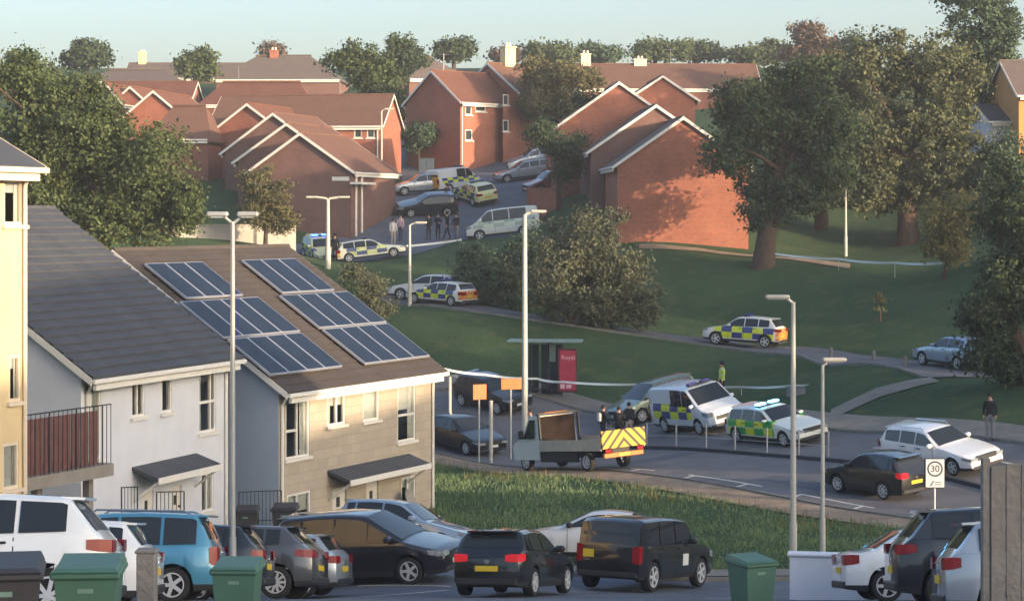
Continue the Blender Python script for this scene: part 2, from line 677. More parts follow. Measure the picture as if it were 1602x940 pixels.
# tarmac repairs, a little darker than what they mend
M_PATCH = mat("tar_patch", "#4c505a", rough=0.8, var=0.25, scale=2.5, bump=0.2, bscale=25, detail=8)
for (px, d, w, l, a) in ((1010, 49, 1.4, 2.6, 0.3), (640, 46.5, 0.9, 2.2, -0.2), (1130, 44, 0.8, 3.0, 0.1), (850, 41.5, 1.2, 1.8, 0.4)):
    c = gp(px, d)
    ca, sa = math.cos(a), math.sin(a)
    q = lambda u, v: (c.x + ca * u - sa * v, c.y + sa * u + ca * v)
    strip("tar_patch", [q(-l / 2, -w / 2), q(l / 2, -w / 2)], [q(-l / 2, w / 2), q(l / 2, w / 2)], M_PATCH, 0.034, 6, 4, "dark repair patch in the car park tarmac")
for (t0, t1, w0, w1) in ((22, 27, 1.6, 2.7), (12, 13.2, 0.9, 5.2), (30, 38, 6.6, 7.4), (40, 41, 0.9, 5.0)):
    strip("tar_patch", [rp(t0, w0), rp(t1, w0)], [rp(t0, w1), rp(t1, w1)], M_PATCH, 0.034, 8, 5, "dark repair patch in the main road tarmac")


# rough grass standing on the bank below the road
def blades(name, label, pts, h0, h1, m, wid=0.02, seed=1):
    rg = np.random.default_rng(seed)
    n = len(pts)
    h = rg.uniform(h0, h1, n)
    a = rg.uniform(0, 2 * np.pi, n)
    lean = rg.uniform(0.1, 0.6, n) * h
    la = rg.uniform(0, 2 * np.pi, n)
    z = gz(pts[:, 0], pts[:, 1])
    base = np.stack([pts[:, 0], pts[:, 1], z - 0.02], -1)
    w = np.stack([np.cos(a), np.sin(a), np.zeros(n)], -1) * (wid * rg.uniform(0.7, 1.5, n))[:, None]
    ln = np.stack([np.cos(la), np.sin(la), np.zeros(n)], -1) * lean[:, None]
    up = np.stack([np.zeros(n), np.zeros(n), h], -1)
    v = np.stack([base - w, base + w, base + up + ln], 1).reshape(-1, 3)
    me = bpy.data.meshes.new(name)
    me.vertices.add(3 * n)
    me.vertices.foreach_set("co", v.ravel())
    me.loops.add(3 * n)
    me.loops.foreach_set("vertex_index", np.arange(3 * n, dtype=np.int32))
    me.polygons.add(n)
    me.polygons.foreach_set("loop_start", np.arange(0, 3 * n, 3, dtype=np.int32))
    me.materials.append(m)
    me.update(calc_edges=True)
    o = link(name, me)
    return tag(o, label, None, None, 'stuff')


def leafy(name, c1, c2, trans=0.25, rough=0.75, clump=0.5):
    """foliage material: colour changes leaf by leaf and clump by clump, a little light passes through"""
    if name in MATS:
        return MATS[name]
    m = mat(name, c1, rough=rough, spec=0.25)
    n, l, b = nodes_of(m)
    ge = n.new("ShaderNodeNewGeometry")
    tc = n.new("ShaderNodeTexCoord")
    nz = n.new("ShaderNodeTexNoise")
    nz.inputs["Scale"].default_value = clump
    nz.inputs["Detail"].default_value = 3
    l.new(tc.outputs["Object"], nz.inputs["Vector"])
    k = math_node(n, l, 'MULTIPLY_ADD', nz.outputs[0], 1.4, -0.45)
    k = math_node(n, l, 'MULTIPLY_ADD', ge.outputs["Random Per Island"], 0.6, k)
    kc = n.new("ShaderNodeClamp")
    l.new(k, kc.inputs[0])
    c = mix_node(n, l, kc.outputs[0], lin(c1), lin(c2))
    l.new(c, b.inputs["Base Color"])
    tr = n.new("ShaderNodeBsdfTranslucent")
    l.new(c, tr.inputs[0])
    ms = n.new("ShaderNodeMixShader")
    ms.inputs[0].default_value = trans
    l.new(b.outputs[0], ms.inputs[1])
    l.new(tr.outputs[0], ms.inputs[2])
    l.new(ms.outputs[0], n["Material Output"].inputs[0])
    return m


M_BLADE = leafy("grass_blades", "#4f6b49", "#84966c", 0.3, clump=0.28)
M_BLADE_DRY = leafy("dry_grass_blades", "#5d5b33", "#8f8055", 0.3, clump=0.6)
rg = np.random.default_rng(3)
q = np.stack([rg.uniform(-8, 18, 260000), rg.uniform(60.3, 102, 260000)], -1)
rel = q - np.array(N0[:])
w_ = rel @ np.array(RP[:])
colpx = 801 + q[:, 0] / q[:, 1] * FPX
clump_n = np.sin(q[:, 0] * 1.7 + np.sin(q[:, 1] * 1.3)) + np.sin(q[:, 1] * 1.1 + q[:, 0] * .6)
keep = (w_ < -1.75) & (colpx > 672) & (colpx < 1560) & (rg.uniform(-2.2, 2, len(q)) < clump_n)
q = q[keep]
w_ = w_[keep]
blades("bank_grass", "rough uncut grass covering the bank below the road", q, 0.04, 0.19, M_BLADE, 0.022, 5)
q2 = np.stack([rg.uniform(-6, 18, 60000), rg.uniform(62, 100, 60000)], -1)
w2 = (q2 - np.array(N0[:])) @ np.array(RP[:])
q2 = q2[(w2 < -1.75) & (w2 > -3.6 + 1.2 * np.sin(q2[:, 1] * 0.7)) & (rg.uniform(0, 1, len(q2)) < 0.16)]
blades("verge_grass", "dry brown tall grass along the top of the bank", q2, 0.12, 0.42, M_BLADE_DRY, 0.02, 6)

# ------------------------------------------------------------------ houses
M_BRICK = brick_mat("red_brick", "#8d5646", "#7a493c", "#9a857b", patch=0.25)
M_BRICK_D = brick_mat("dark_shaded_brick", "#74564f", "#684a44", "#857570", patch=0.22)  # duller brick: the shade on the shaded gables is put into its colour
M_BRICK_O = brick_mat("orange_sunlit_brick", "#9f604b", "#8b5140", "#a68a7c", patch=0.25)  # brighter brick: warm sunlight on the lit gables is put into its colour


def tile_mat(name, c1, c2, row=0.28, var=0.3):
    m = mat(name, c1, rough=0.85, spec=0.25)
    n, l, b = nodes_of(m)
    tc = n.new("ShaderNodeTexCoord")
    sp = n.new("ShaderNodeSeparateXYZ")
    l.new(tc.outputs["Object"], sp.inputs[0])
    wv = math_node(n, l, 'FRACT', math_node(n, l, 'MULTIPLY', sp.outputs[2], 1 / (row * 0.55)))
    nz = n.new("ShaderNodeTexNoise")
    nz.inputs["Scale"].default_value = 0.9
    nz.inputs["Detail"].default_value = 7
    l.new(tc.outputs["Object"], nz.inputs["Vector"])
    c = mix_node(n, l, nz.outputs[0], lin(c1), lin(c2))
    n2 = n.new("ShaderNodeTexNoise")
    n2.inputs["Scale"].default_value = 7
    n2.inputs["Detail"].default_value = 3
    l.new(tc.outputs["Object"], n2.inputs["Vector"])
    k = math_node(n, l, 'MULTIPLY_ADD', n2.outputs[0], var * 2, 1 - var)
    vm = n.new("ShaderNodeVectorMath")
    vm.operation = 'SCALE'
    l.new(c, vm.inputs[0])
    l.new(k, vm.inputs[3])
    l.new(vm.outputs[0], b.inputs["Base Color"])
    bp = n.new("ShaderNodeBump")
    bp.inputs["Strength"].default_value = 0.6
    bp.inputs["Distance"].default_value = 0.03
    l.new(wv, bp.inputs["Height"])
    l.new(bp.outputs[0], b.inputs["Normal"])
    return m


M_TILE = tile_mat("brown_roof_tiles", "#62483f", "#71554a")
M_TILE_R = tile_mat("red_roof_tiles", "#634239", "#724f43")
M_TILE_D = tile_mat("grey_brown_roof_tiles", "#5f5553", "#6c615c")
M_SLATE = mat("grey_slate", "#474a51", rough=0.7, var=0.16, scale=1.6, bump=0.2, bscale=14, spec=0.35)
M_SLATE_B = mat("brown_grey_slate", "#4a4441", rough=0.75, var=0.14, scale=1.6, bump=0.2, bscale=14, spec=0.3)
M_WHITE = mat("white_upvc", "#d9d6d0", rough=0.45, var=0.04, scale=4)
M_TRIM = mat("cream_trim", "#d6c8b4", rough=0.55, var=0.08, scale=3)
M_PANE = mat("window_glass", (0.045, 0.055, 0.065), rough=0.06, spec=0.9)
M_PANE_NEAR = mat("clear_window_glass", (0.05, 0.06, 0.07), rough=0.04, spec=0.8)
pn_n, pn_l, pn_b = nodes_of(M_PANE_NEAR)
pn_t = pn_n.new("ShaderNodeBsdfTransparent")
pn_t.inputs[0].default_value = (0.85, 0.89, 0.9, 1)
pn_g = pn_n.new("ShaderNodeBsdfGlossy")
pn_g.inputs["Roughness"].default_value = 0.03
pn_f = pn_n.new("ShaderNodeFresnel")
pn_f.inputs[0].default_value = 1.6
pn_m = pn_n.new("ShaderNodeMixShader")
pn_l.new(math_node(pn_n, pn_l, 'MULTIPLY_ADD', pn_f.outputs[0], 1.0, 0.06), pn_m.inputs[0])
pn_l.new(pn_t.outputs[0], pn_m.inputs[1])
pn_l.new(pn_g.outputs[0], pn_m.inputs[2])
pn_l.new(pn_m.outputs[0], pn_n["Material Output"].inputs[0])
M_CURT = mat("net_curtain", "#c4c4c0", rough=0.8, var=0.12, scale=9)
M_RENDER_W = mat("white_render", "#c8cbd4", rough=0.9, var=0.06, scale=0.9, bump=0.12, bscale=40, detail=8)
M_RENDER_B = mat("shade_blue_render", "#96a3b5", rough=0.9, var=0.06, scale=0.9, bump=0.12, bscale=40)  # side walls of the tan house: bluish shade is put into the colour
M_RENDER_Y = mat("yellow_render", "#d0bb93", rough=0.9, var=0.06, scale=0.7, bump=0.1, bscale=40)
M_STONE = brick_mat("tan_blockwork", "#ada294", "#a3998c", "#998e81", bw=0.62, bh=0.31, patch=0.14)
M_DOORW = mat("white_door", "#cfcac4", rough=0.5, var=0.05, scale=4)
M_DARK = mat("dark_grey_metal", "#2b2d31", rough=0.5, var=0.15, scale=5)


class House:
    """gabled (or hipped) house; local x runs along the ridge, y = 0 is the front"""

    def __init__(s, name, label, org, yaw, L, D, eave, ridge, wall, roof, cat='house', group=None, hip=0.0, over=0.3, side_wall=None,
                 trim=None, courses=0, lip=0.06, roof_mat2=None, skirt=2.5, verge=True, gutter=True, openings=(), ridge_tiles=True, near=False):
        s.near = near
        s.L, s.D, s.eave, s.ridge = L, D, eave, ridge
        s.yaw = yaw
        s.org = Vector(org)
        s.root = thing(name, label, cat, org, yaw, group)
        s.Mx = Matrix.Translation(s.org) @ Matrix.Rotation(yaw, 4, 'Z')
        s.Mi = s.Mx.inverted()
        trim = trim or M_WHITE
        s.trim = trim
        ops = {'front': [], 'back': [], 'left': [], 'right': []}
        for o in openings:
            ops[o[0]].append(o)
        # walls, with real openings for windows and doors
        for face in ('front', 'right', 'left', 'back'):
            m = MB()
            W = L if face in ('front', 'back') else D
            holes = [(o[1] - o[3] / 2, o[1] + o[3] / 2, o[2], o[2] + o[4]) for o in ops[face]]
            xs = sorted({0, W} | {h[0] for h in holes} | {h[1] for h in holes})
            zs = sorted({-skirt, eave} | {h[2] for h in holes} | {h[3] for h in holes})
            for i in range(len(xs) - 1):
                for j in range(len(zs) - 1):
                    cx, cz = (xs[i] + xs[i + 1]) / 2, (zs[j] + zs[j + 1]) / 2
                    if any(h[0] < cx < h[1] and h[2] < cz < h[3] for h in holes):
                        continue
                    m.add([s.fp(face, xs[i], zs[j]), s.fp(face, xs[i + 1], zs[j]), s.fp(face, xs[i + 1], zs[j + 1]), s.fp(face, xs[i], zs[j + 1])], [(0, 1, 2, 3)])
            for h in holes:
                c = [(h[0], h[2]), (h[1], h[2]), (h[1], h[3]), (h[0], h[3])]
                for k in range(4):
                    a, b = c[k], c[(k + 1) % 4]
                    m.add([s.fp(face, *a), s.fp(face, *b), s.fp(face, *b, -0.14), s.fp(face, *a, -0.14)], [(0, 3, 2, 1)])
            if face in ('left', 'right') and not hip:
                m.add([s.fp(face, 0, eave), s.fp(face, D, eave), s.fp(face, D / 2, ridge)], [(0, 1, 2)])
            wm = wall
            if side_wall is not None and face in ('left', 'right'):
                wm = side_wall
            m.build("wall", wm, s.root)
        # roof
        e = over
        sl = (ridge - eave) / (D / 2)
        ze = eave - e * sl
        th = 0.14
        vx = 0.0 if hip else (0.22 if verge else 0.02)
        m = MB()
        if hip:
            a = [(-e, -e, ze), (L + e, -e, ze), (L + e, D + e, ze), (-e, D + e, ze), (hip, D / 2, ridge), (L - hip, D / 2, ridge)]
            lo = [(p[0], p[1], p[2] - th) for p in a[:4]]
            m.add(a + lo, [(0, 1, 5, 4), (2, 3, 4, 5), (1, 2, 5), (3, 0, 4), (0, 6, 7, 1), (1, 7, 8, 2), (2, 8, 9, 3), (3, 9, 6, 0), (9, 8, 7, 6)])
        else:
            for sy in (0, 1):
                y0, y1 = (-e, D / 2) if sy == 0 else (D + e, D / 2)
                v = [(-vx, y0, ze), (L + vx, y0, ze), (L + vx, y1, ridge), (-vx, y1, ridge)]
                t = [(p[0], p[1], p[2] + th) for p in v]
                f = [(4, 5, 6, 7), (3, 2, 1, 0), (0, 1, 5, 4), (1, 2, 6, 5), (3, 0, 4, 7), (2, 3, 7, 6)]
                m.add(v + t, f if sy == 0 else [q[::-1] for q in f])
        s.roof = m.build("roof", roof, s.root)
        s.th = th
        s.ze = ze
        if courses:
            # overlapping tile courses on the front slope, each a stepped strip
            y_e, n = -e, courses
            cm = None
            for i in range(n):
                f0, f1 = i / n, (i + 1) / n
                ya, yb = y_e + (D / 2 - y_e) * f0, y_e + (D / 2 - y_e) * f1
                za, zb = ze + (ridge - ze) * f0 + th, ze + (ridge - ze) * f1 + th
                if cm is None:
                    c = MB()
                    dy, dz = yb - ya, zb - za
                    c.add([(-vx, -0.03, 0.0), (L + vx, -0.03, 0), (L + vx, -0.03 - 0.015, lip), (-vx, -0.03 - 0.015, lip),
                           (L + vx, dy, dz + 0.012), (-vx, dy, dz + 0.012)], [(0, 1, 2, 3), (3, 2, 4, 5)])
                    cm = c.mesh("tile_course", roof_mat2 or roof)
                o = link("tile_course", cm, s.roof)
                o.location = (0, ya, za)
        if ridge_tiles:
            c = MB()
            x0, x1 = (hip, L - hip) if hip else (-vx, L + vx)
            c.tube([(x0, D / 2, ridge + th - 0.02), (x1, D / 2, ridge + th - 0.02)], 0.12, 6)
            c.build("ridge_tiles", roof_mat2 or roof, s.roof)
        if verge and not hip:
            for x in (-vx - 0.03, L + vx):
                for sy in (0, 1):
                    y0 = -e if sy == 0 else D + e
                    c = MB()
                    c.add([(x, y0, ze - 0.06), (x, D / 2, ridge - 0.06), (x, D / 2, ridge + th + 0.01), (x, y0, ze + th + 0.01),
                           (x + 0.03, y0, ze - 0.06), (x + 0.03, D / 2, ridge - 0.06), (x + 0.03, D / 2, ridge + th + 0.01), (x + 0.03, y0, ze + th + 0.01)],
                          [(0, 1, 2, 3), (7, 6, 5, 4), (0, 4, 5, 1), (3, 2, 6, 7), (0, 3, 7, 4), (1, 5, 6, 2)])
                    c.build("verge_board", trim, s.root)
        if gutter:
            for y0, sg in ((-e, -1), (D + e, 1)):
                c = MB()
                c.bbox(-vx, L + vx, min(y0, y0 + sg * 0.12), max(y0, y0 + sg * 0.12), ze - 0.02, ze + 0.11, 0.02)
                c.build("gutter", trim, s.root)
                c = MB()
                yy = sorted((y0 + sg * 0.005, y0 - sg * e * 0.2))
                c.box(0.02, L - 0.02, yy[0], yy[1], ze - 0.2, ze - 0.024)
                c.build("fascia", trim, s.root)
        for o in openings:
            s.fit(*o)

    def fp(s, face, u, z, out=0.0):
        if face == 'front':
            return (u, -out, z)
        if face == 'back':
            return (s.L - u, s.D + out, z)
        if face == 'left':
            return (-out, s.D - u, z)
        return (s.L + out, u, z)

    def fb(s, m, face, u0, u1, z0, z1, o0, o1):
        """box on a face between depths o0 and o1"""
        a, b = s.fp(face, u0, z0, o0), s.fp(face, u1, z1, o1)
        m.box(min(a[0], b[0]), max(a[0], b[0]), min(a[1], b[1]), max(a[1], b[1]), min(a[2], b[2]), max(a[2], b[2]))

    def fit(s, face, u, z, w, h, kind='window', bars=()):
        u0, u1 = u - w / 2, u + w / 2
        f = 0.075
        if kind == 'door':
            m = MB()
            s.fb(m, face, u0, u1, z, z + h, -0.12, -0.06)
            d = m.build("door", M_DOORW, s.root)
            m = MB()
            s.fb(m, face, u - w * 0.12, u + w * 0.12, z + h * 0.55, z + h * 0.78, -0.058, -0.05)
            m.build("door_light", M_PANE, d)
            m = MB()
            s.fb(m, face, u + w * 0.33, u + w * 0.42, z + h * 0.47, z + h * 0.52, -0.058, 0.0)
            m.build("handle", M_DARK, d)
            return
        m = MB()
        for q in ((u0, u0 + f, z, z + h), (u1 - f, u1, z, z + h), (u0 + f, u1 - f, z, z + f), (u0 + f, u1 - f, z + h - f, z + h)):
            s.fb(m, face, *q, -0.1, -0.02)
        vs, hs = [u0 + f], []
        for b in bars:
            if b[0] == 'v':
                c = u0 + w * b[1]
                s.fb(m, face, c - 0.04, c + 0.04, z + f, z + h - f, -0.1, -0.025)
            else:
                c = z + h * b[1]
                ua, ub = u0 + f, u1 - f
                if len(b) > 2:
                    ua, ub = u0 + w * b[2] + (f if b[2] == 0 else 0.04), u0 + w * b[3] - (f if b[3] == 1 else 0.04)
                s.fb(m, face, ua, ub, c - 0.04, c + 0.04, -0.1, -0.027)
        win = m.build("window", s.trim if s.trim else M_WHITE, s.root)
        m = MB()
        if s.near:      # one sheet of glass: light passes once
            m.add([s.fp(face, u0 + f * .5, z + f * .5, -0.075), s.fp(face, u1 - f * .5, z + f * .5, -0.075), s.fp(face, u1 - f * .5, z + h - f * .5, -0.075), s.fp(face, u0 + f * .5, z + h - f * .5, -0.075)], [(0, 1, 2, 3)])
        else:
            s.fb(m, face, u0 + f * .5, u1 - f * .5, z + f * .5, z + h - f * .5, -0.085, -0.075)
        m.build("pane", M_PANE_NEAR if s.near else M_PANE, win)
        if s.near:
            rr = random.Random(int(u * 1000 + z * 77))
            a, b_ = rr.choice(((0.26, 0.22), (0.34, 0.0), (0.0, 0.3), (0.2, 0.2)))
            for c0, c1 in ((u0 + 0.01, u0 + w * a), (u1 - w * b_, u1 - 0.01)):
                if c1 - c0 < 0.05:
                    continue
                m = MB()
                n_ = 7
                vs = []
                for i in range(n_ + 1):
                    q = c0 + (c1 - c0) * i / n_
                    o_ = -0.115 - 0.018 * (i % 2)
                    vs += [s.fp(face, q, z + 0.02, o_), s.fp(face, q, z + h - 0.02, o_)]
                m.add(vs, [(2 * i, 2 * i + 2, 2 * i + 3, 2 * i + 1) for i in range(n_)])
                m.build("curtain", M_CURT, win)
            if rr.random() < 0.75:
                m = MB()
                s.fb(m, face, u0 + 0.02, u1 - 0.02, z + h * rr.choice((0.02, 0.02, 0.5, 0.7)), z + h - 0.02, -0.139, -0.136)
                m.build("reflection_blind", M_CURT, win)  # pale sheet added to grey the pane in place of sky reflection
        m = MB()
        s.fb(m, face, u0 - 0.1, u1 + 0.1, z - 0.09, z - 0.004, -0.05, 0.09)
        m.build("sill", s.trim if s.trim else M_WHITE, win)

    def uv(s, face, px, py):
        """where the ray through a pixel meets a face: (u, z)"""
        d = Vector(((px - 801) / FPX, 1, (HZ - py) / FPX))
        o = s.Mi @ Vector((0, 0, 0))
        r = (s.Mi.to_3x3() @ d)
        if face == 'front':
            t = -o.y / r.y
        elif face == 'back':
            t = (s.D - o.y) / r.y
        elif face == 'left':
            t = -o.x / r.x
        else:
            t = (s.L - o.x) / r.x
        p = o + r * t
        u = {'front': p.x, 'back': s.L - p.x, 'left': s.D - p.y, 'right': p.y}[face]
        return u, p.z

    def pipe(s, x, y, z0=-1.5, z1=None, r=0.05, m=None):
        z1 = s.ze if z1 is None else z1
        c = MB()
        c.tube([(x, y - 0.25, z1), (x, y - 0.06, z1 - 0.3), (x, y - 0.06, z0)], r, 6)
        c.build("downpipe", m or s.trim, s.root)


def place(face_px, d):
    pass


def frame_uv(org, yaw, L, D, face, px, py):
    h = House.__new__(House)
    h.L, h.D = L, D
    h.Mx = Matrix.Translation(Vector(org)) @ Matrix.Rotation(yaw, 4, 'Z')
    h.Mi = h.Mx.inverted()
    return h.uv(face, px, py)


def win_px(org, yaw, L, D, face, x0, y0, x1, y1, bars=(), kind='window'):
    """opening whose corners are seen at two pixels"""
    ua, za = frame_uv(org, yaw, L, D, face, x0, (y0 + y1) / 2)
    ub, zb = frame_uv(org, yaw, L, D, face, x1, (y0 + y1) / 2)
    um, zt = frame_uv(org, yaw, L, D, face, (x0 + x1) / 2, y0)
    um, zl = frame_uv(org, yaw, L, D, face, (x0 + x1) / 2, y1)
    return (face, (ua + ub) / 2, zl, abs(ub - ua), zt - zl, kind, bars)


# --- the tan semi-detached pair with solar panels
T_ORG, T_YAW, T_L, T_D = (-7.3, 70.0, -10.3), math.atan2(9.6, 4.48), 10.6, 12.2
EAVE_T = 5.0
tops = []
for q, b in (((447, 612, 484, 716), (('v', .5), ('h', .42, 0, .5))), ((512, 604, 540, 665), (('v', .55),)), ((568, 599, 593, 658), ()), ((622, 591, 650, 690), (('h', .42),)),
             ((449, 770, 486, 830), (('v', .45),)), ((628, 745, 650, 800), (('v', .5),))):
    tops.append(win_px(T_ORG, T_YAW, T_L, T_D, 'front', *q, b))
for q in ((520, 762, 542, 830), (573, 752, 592, 822)):
    tops.append(win_px(T_ORG, T_YAW, T_L, T_D, 'front', *q, (), 'door'))
HT = House("rendered_house", "tan blockwork house pair with solar panels on its brown slate roof", T_ORG, T_YAW, T_L, T_D, EAVE_T, EAVE_T + 4.1,
           M_STONE, M_SLATE_B, openings=tops, over=0.45, side_wall=M_RENDER_B, courses=22, lip=0.022, skirt=1.2, near=True)
HT.pipe(0.12, 0, -0.8)
HT.pipe(T_L - 0.1, 0, -0.8)
# --- the white semi-detached pair next to it
G_ORG, G_YAW, G_L, G_D = (-11.75, 61.0, -9.2), math.atan2(8.5, 2.9), 9.0, 12.5
gops = []
for q, b in (((131, 592, 158, 720), (('v', .45),)), ((206, 580, 226, 652), (('v', .5),)), ((253, 575, 269, 645), ()), ((311, 570, 338, 676), (('h', .45), ('v', .72))),
             ((315, 738, 334, 800), (('v', .5),))):
    gops.append(win_px(G_ORG, G_YAW, G_L, G_D, 'front', *q, b))
for q in ((222, 768, 240, 835), (268, 760, 284, 825)):
    gops.append(win_px(G_ORG, G_YAW, G_L, G_D, 'front', *q, (), 'door'))
HG = House("rendered_house", "white rendered house pair under a plain dark grey slate roof", G_ORG, G_YAW, G_L, G_D, 5.0, 9.35,
           M_RENDER_W, M_SLATE, openings=gops, over=0.45, courses=22, skirt=1.5, near=True)
HG.pipe(0.25, 0, -0.8)
HG.pipe(G_L - 0.2, 0, -0.8)


def canopy(H, u0, u1, z, label):
    """lean-to porch canopy over two doors, fixed to the house"""
    m = MB()
    m.add([(u0, -0.85, z - 0.2), (u1, -0.85, z - 0.2), (u1, -0.003, z + 0.1), (u0, -0.003, z + 0.1),
           (u0, -0.85, z - 0.1), (u1, -0.85, z - 0.1), (u1, -0.003, z + 0.2), (u0, -0.003, z + 0.2)],
          [(3, 2, 1, 0), (4, 5, 6, 7), (0, 1, 5, 4), (1, 2, 6, 5), (2, 3, 7, 6), (3, 0, 4, 7)])
    c = m.build("porch_canopy", M_SLATE, H.root)
    m = MB()
    m.box(u0 - 0.02, u1 + 0.02, -0.89, -0.852, z - 0.27, z - 0.09)
    m.build("fascia", M_WHITE, c)
    for u in (u0 + 0.1, u1 - 0.1):
        m = MB()
        m.tube([(u, -0.78, z - 0.24), (u, -0.02, z - 0.8)], 0.04, 6)
        m.build("bracket", M_WHITE, c)


u0, z0 = HT.uv('front', 512, 757)
u1, _ = HT.uv('front', 648, 738)
canopy(HT, u0, u1 - 0.4, z0 + 0.25, "")
u0, z0 = HG.uv('front', 206, 755)
u1, _ = HG.uv('front', 314, 738)
canopy(HG, u0, u1 - 0.3, z0 + 0.25, "")

# --- the yellow block at the left edge
Y_ORG0 = Vector((-11.3, 52.0, -8.4))
Y_YAW = R(68)
Y_L, Y_D = 12.0, 11.0
Y_ORG = Y_ORG0 - Vector((math.cos(Y_YAW), math.sin(Y_YAW), 0)) * Y_L
yops = [win_px(Y_ORG, Y_YAW, Y_L, Y_D, 'front', 6, 280, 37, 352, ()), win_px(Y_ORG, Y_YAW, Y_L, Y_D, 'front', 14, 555, 33, 628, ()),
        win_px(Y_ORG, Y_YAW, Y_L, Y_D, 'front', 4, 692, 30, 765, ())]
HY = House("rendered_house", "yellow rendered taller block cut by the left edge of the picture", Y_ORG, Y_YAW, Y_L, Y_D, 9.65, 12.6, M_RENDER_Y, M_SLATE,
           openings=yops, trim=M_TRIM, over=0.4, courses=0, skirt=2, near=True)
HY.pipe(Y_L - 0.12, 0, 0.2)

# --- solar panels lying on the tan roof
M_PV = mat("solar_cells", "#1c2431", rough=0.35, var=0.25, scale=2.0, spec=0.28, detail=2)
M_PVF = mat("solar_frame", "#b9bcc4", rough=0.35, metal=0.6)
e = 0.45
sl_l = math.hypot(T_D / 2 + e, HT.eave + 4.1 - HT.ze)
ang = math.atan2(HT.eave + 4.1 - HT.ze, T_D / 2 + e)


def roof_uv(px, py, lift=0.2):
    d = HT.Mi.to_3x3() @ Vector(((px - 801) / FPX, 1, (HZ - py) / FPX))
    o = HT.Mi @ Vector((0, 0, 0))
    nrm = Vector((0, -math.sin(ang), math.cos(ang)))
    p0 = Vector((0, -e, HT.ze + HT.th)) + nrm * lift
    t = (p0 - o).dot(nrm) / d.dot(nrm)
    p = o + d * t
    return p.x, (p.y + e) / math.cos(ang)


def solar(name, label, rows):
    a = thing(name, label, "solar panels", T_ORG, T_YAW)
    Mr = Matrix.Translation((0, -e, HT.ze + HT.th)) @ Matrix.Rotation(ang, 4, 'X')
    for (tl, tr, bl, br, n) in rows:
        c = [roof_uv(*q) for q in (tl, tr, bl, br)]
        ua, ub = (c[0][0] + c[2][0]) / 2, (c[1][0] + c[3][0]) / 2
        va, vb = (c[2][1] + c[3][1]) / 2, (c[0][1] + c[1][1]) / 2
        for k in range(n):
            x0, x1 = ua + (ub - ua) * k / n + 0.012, ua + (ub - ua) * (k + 1) / n - 0.012
            m = MB()
            m.bbox(x0, x1, va + .02, vb - .02, 0.10, 0.185, 0.008, M=Mr)
            p = m.build("panel", M_PVF, a)
            m = MB()
            m.box(x0 + 0.045, x1 - 0.045, va + 0.065, vb - 0.065, 0.182, 0.189, M=Mr)
            m.build("cells", M_PV, p)
    m = MB()
    for (tl, tr, bl, br, n) in rows:
        c = [roof_uv(*q) for q in (tl, tr, bl, br)]
        for f in (0.25, 0.75):
            v = c[2][1] + (c[0][1] - c[2][1]) * f
            m.box((c[0][0] + c[2][0]) / 2, (c[1][0] + c[3][0]) / 2, v - 0.02, v + 0.02, 0.04, 0.098, M=Mr)
    m.build("mounting_rail", M_DARK, a)


solar("solar_array", "solar panel rows on the left half of the brown roof, beside the lamp post",
      [((228, 407), (318, 404), (282, 462), (372, 458), 3), ((282, 466), (400, 459), (340, 524), (466, 514), 4), ((350, 526), (467, 514), (420, 580), (533, 570), 4)])
solar("solar_array", "solar panel rows on the right half of the brown roof, nearest the verge",
      [((378, 403), (460, 398), (438, 455), (515, 449), 3), ((432, 458), (538, 450), (498, 508), (604, 500), 4), ((503, 509), (607, 501), (565, 565), (667, 553), 4)])

# --- brick houses on the hill
def brick(label, org, yaw, L, D, eave, ridge, wall=M_BRICK, roof=M_TILE_R, wins=(), hip=0.0, group="red brick houses on the hill", **k):
    ops = [win_px(org, yaw, L, D, *w) for w in wins]
    return House("brick_house", label, org, yaw, L, D, eave, ridge, wall, roof, group=group, hip=hip, openings=ops, **k)


def gable_front(label, lx, rx, ybase, yeave, yapex, d, tilt, depth, wall=M_BRICK, roof=M_TILE_R, drop=0.0, **k):
    """house whose gable faces us: gable corners at columns lx, rx; tilt = degrees the gable turns to the right"""
    P0 = PX(lx, ybase, d)
    w = (rx - lx) / FPX * d / math.cos(R(tilt))
    yaw = R(90 + tilt)                       # local x (ridge) runs away from us
    ez, az = (ybase - yeave) / FPX * d, (ybase - yapex) / FPX * d
    # local 'left' face (x = 0) is the gable towards us; its u axis runs from y = D to 0
    org = Vector((P0.x, P0.y, P0.z))
    ax = Vector((math.cos(yaw), math.sin(yaw), 0))
    ay = Vector((-ax.y, ax.x, 0))
    org = org - ay * w                        # front line (y = 0) is on our right
    return brick(label, org, yaw, depth, w, ez, az, wall, roof, **k)


F1 = gable_front("nearest lit orange brick gable, right of the round bush and behind the big trunk", 966, 1172, 386, 258, 186, 138, 3, 10, M_BRICK_O, M_TILE_D, skirt=4)
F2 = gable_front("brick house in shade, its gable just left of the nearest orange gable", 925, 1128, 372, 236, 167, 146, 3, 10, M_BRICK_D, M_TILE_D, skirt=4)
F3 = gable_front("lit orange brick gable above the round bush, left of the shaded gable", 869, 1068, 338, 201, 131, 155, 3, 10, M_BRICK_O, M_TILE_D, skirt=5)
F4 = gable_front("small lit orange gable peeping between two other orange gables", 985, 1088, 230, 155, 121, 172, 3, 10, M_BRICK_O, M_TILE, skirt=5)
B3 = gable_front("nearest of the stepped shaded brick gables, with a white plate on its wall", 393, 553, 357, 268, 212, 150, -17, 8.5, M_BRICK_D, M_TILE, skirt=4)
B2 = gable_front("middle one of the three stepped shaded brick gables", 372, 532, 340, 252, 197, 156, -17, 8, M_BRICK_D, M_TILE, skirt=4)
B1 = gable_front("rearmost of the three stepped shaded brick gables", 352, 510, 325, 238, 181, 162, -17, 8, M_BRICK_D, M_TILE, skirt=4)
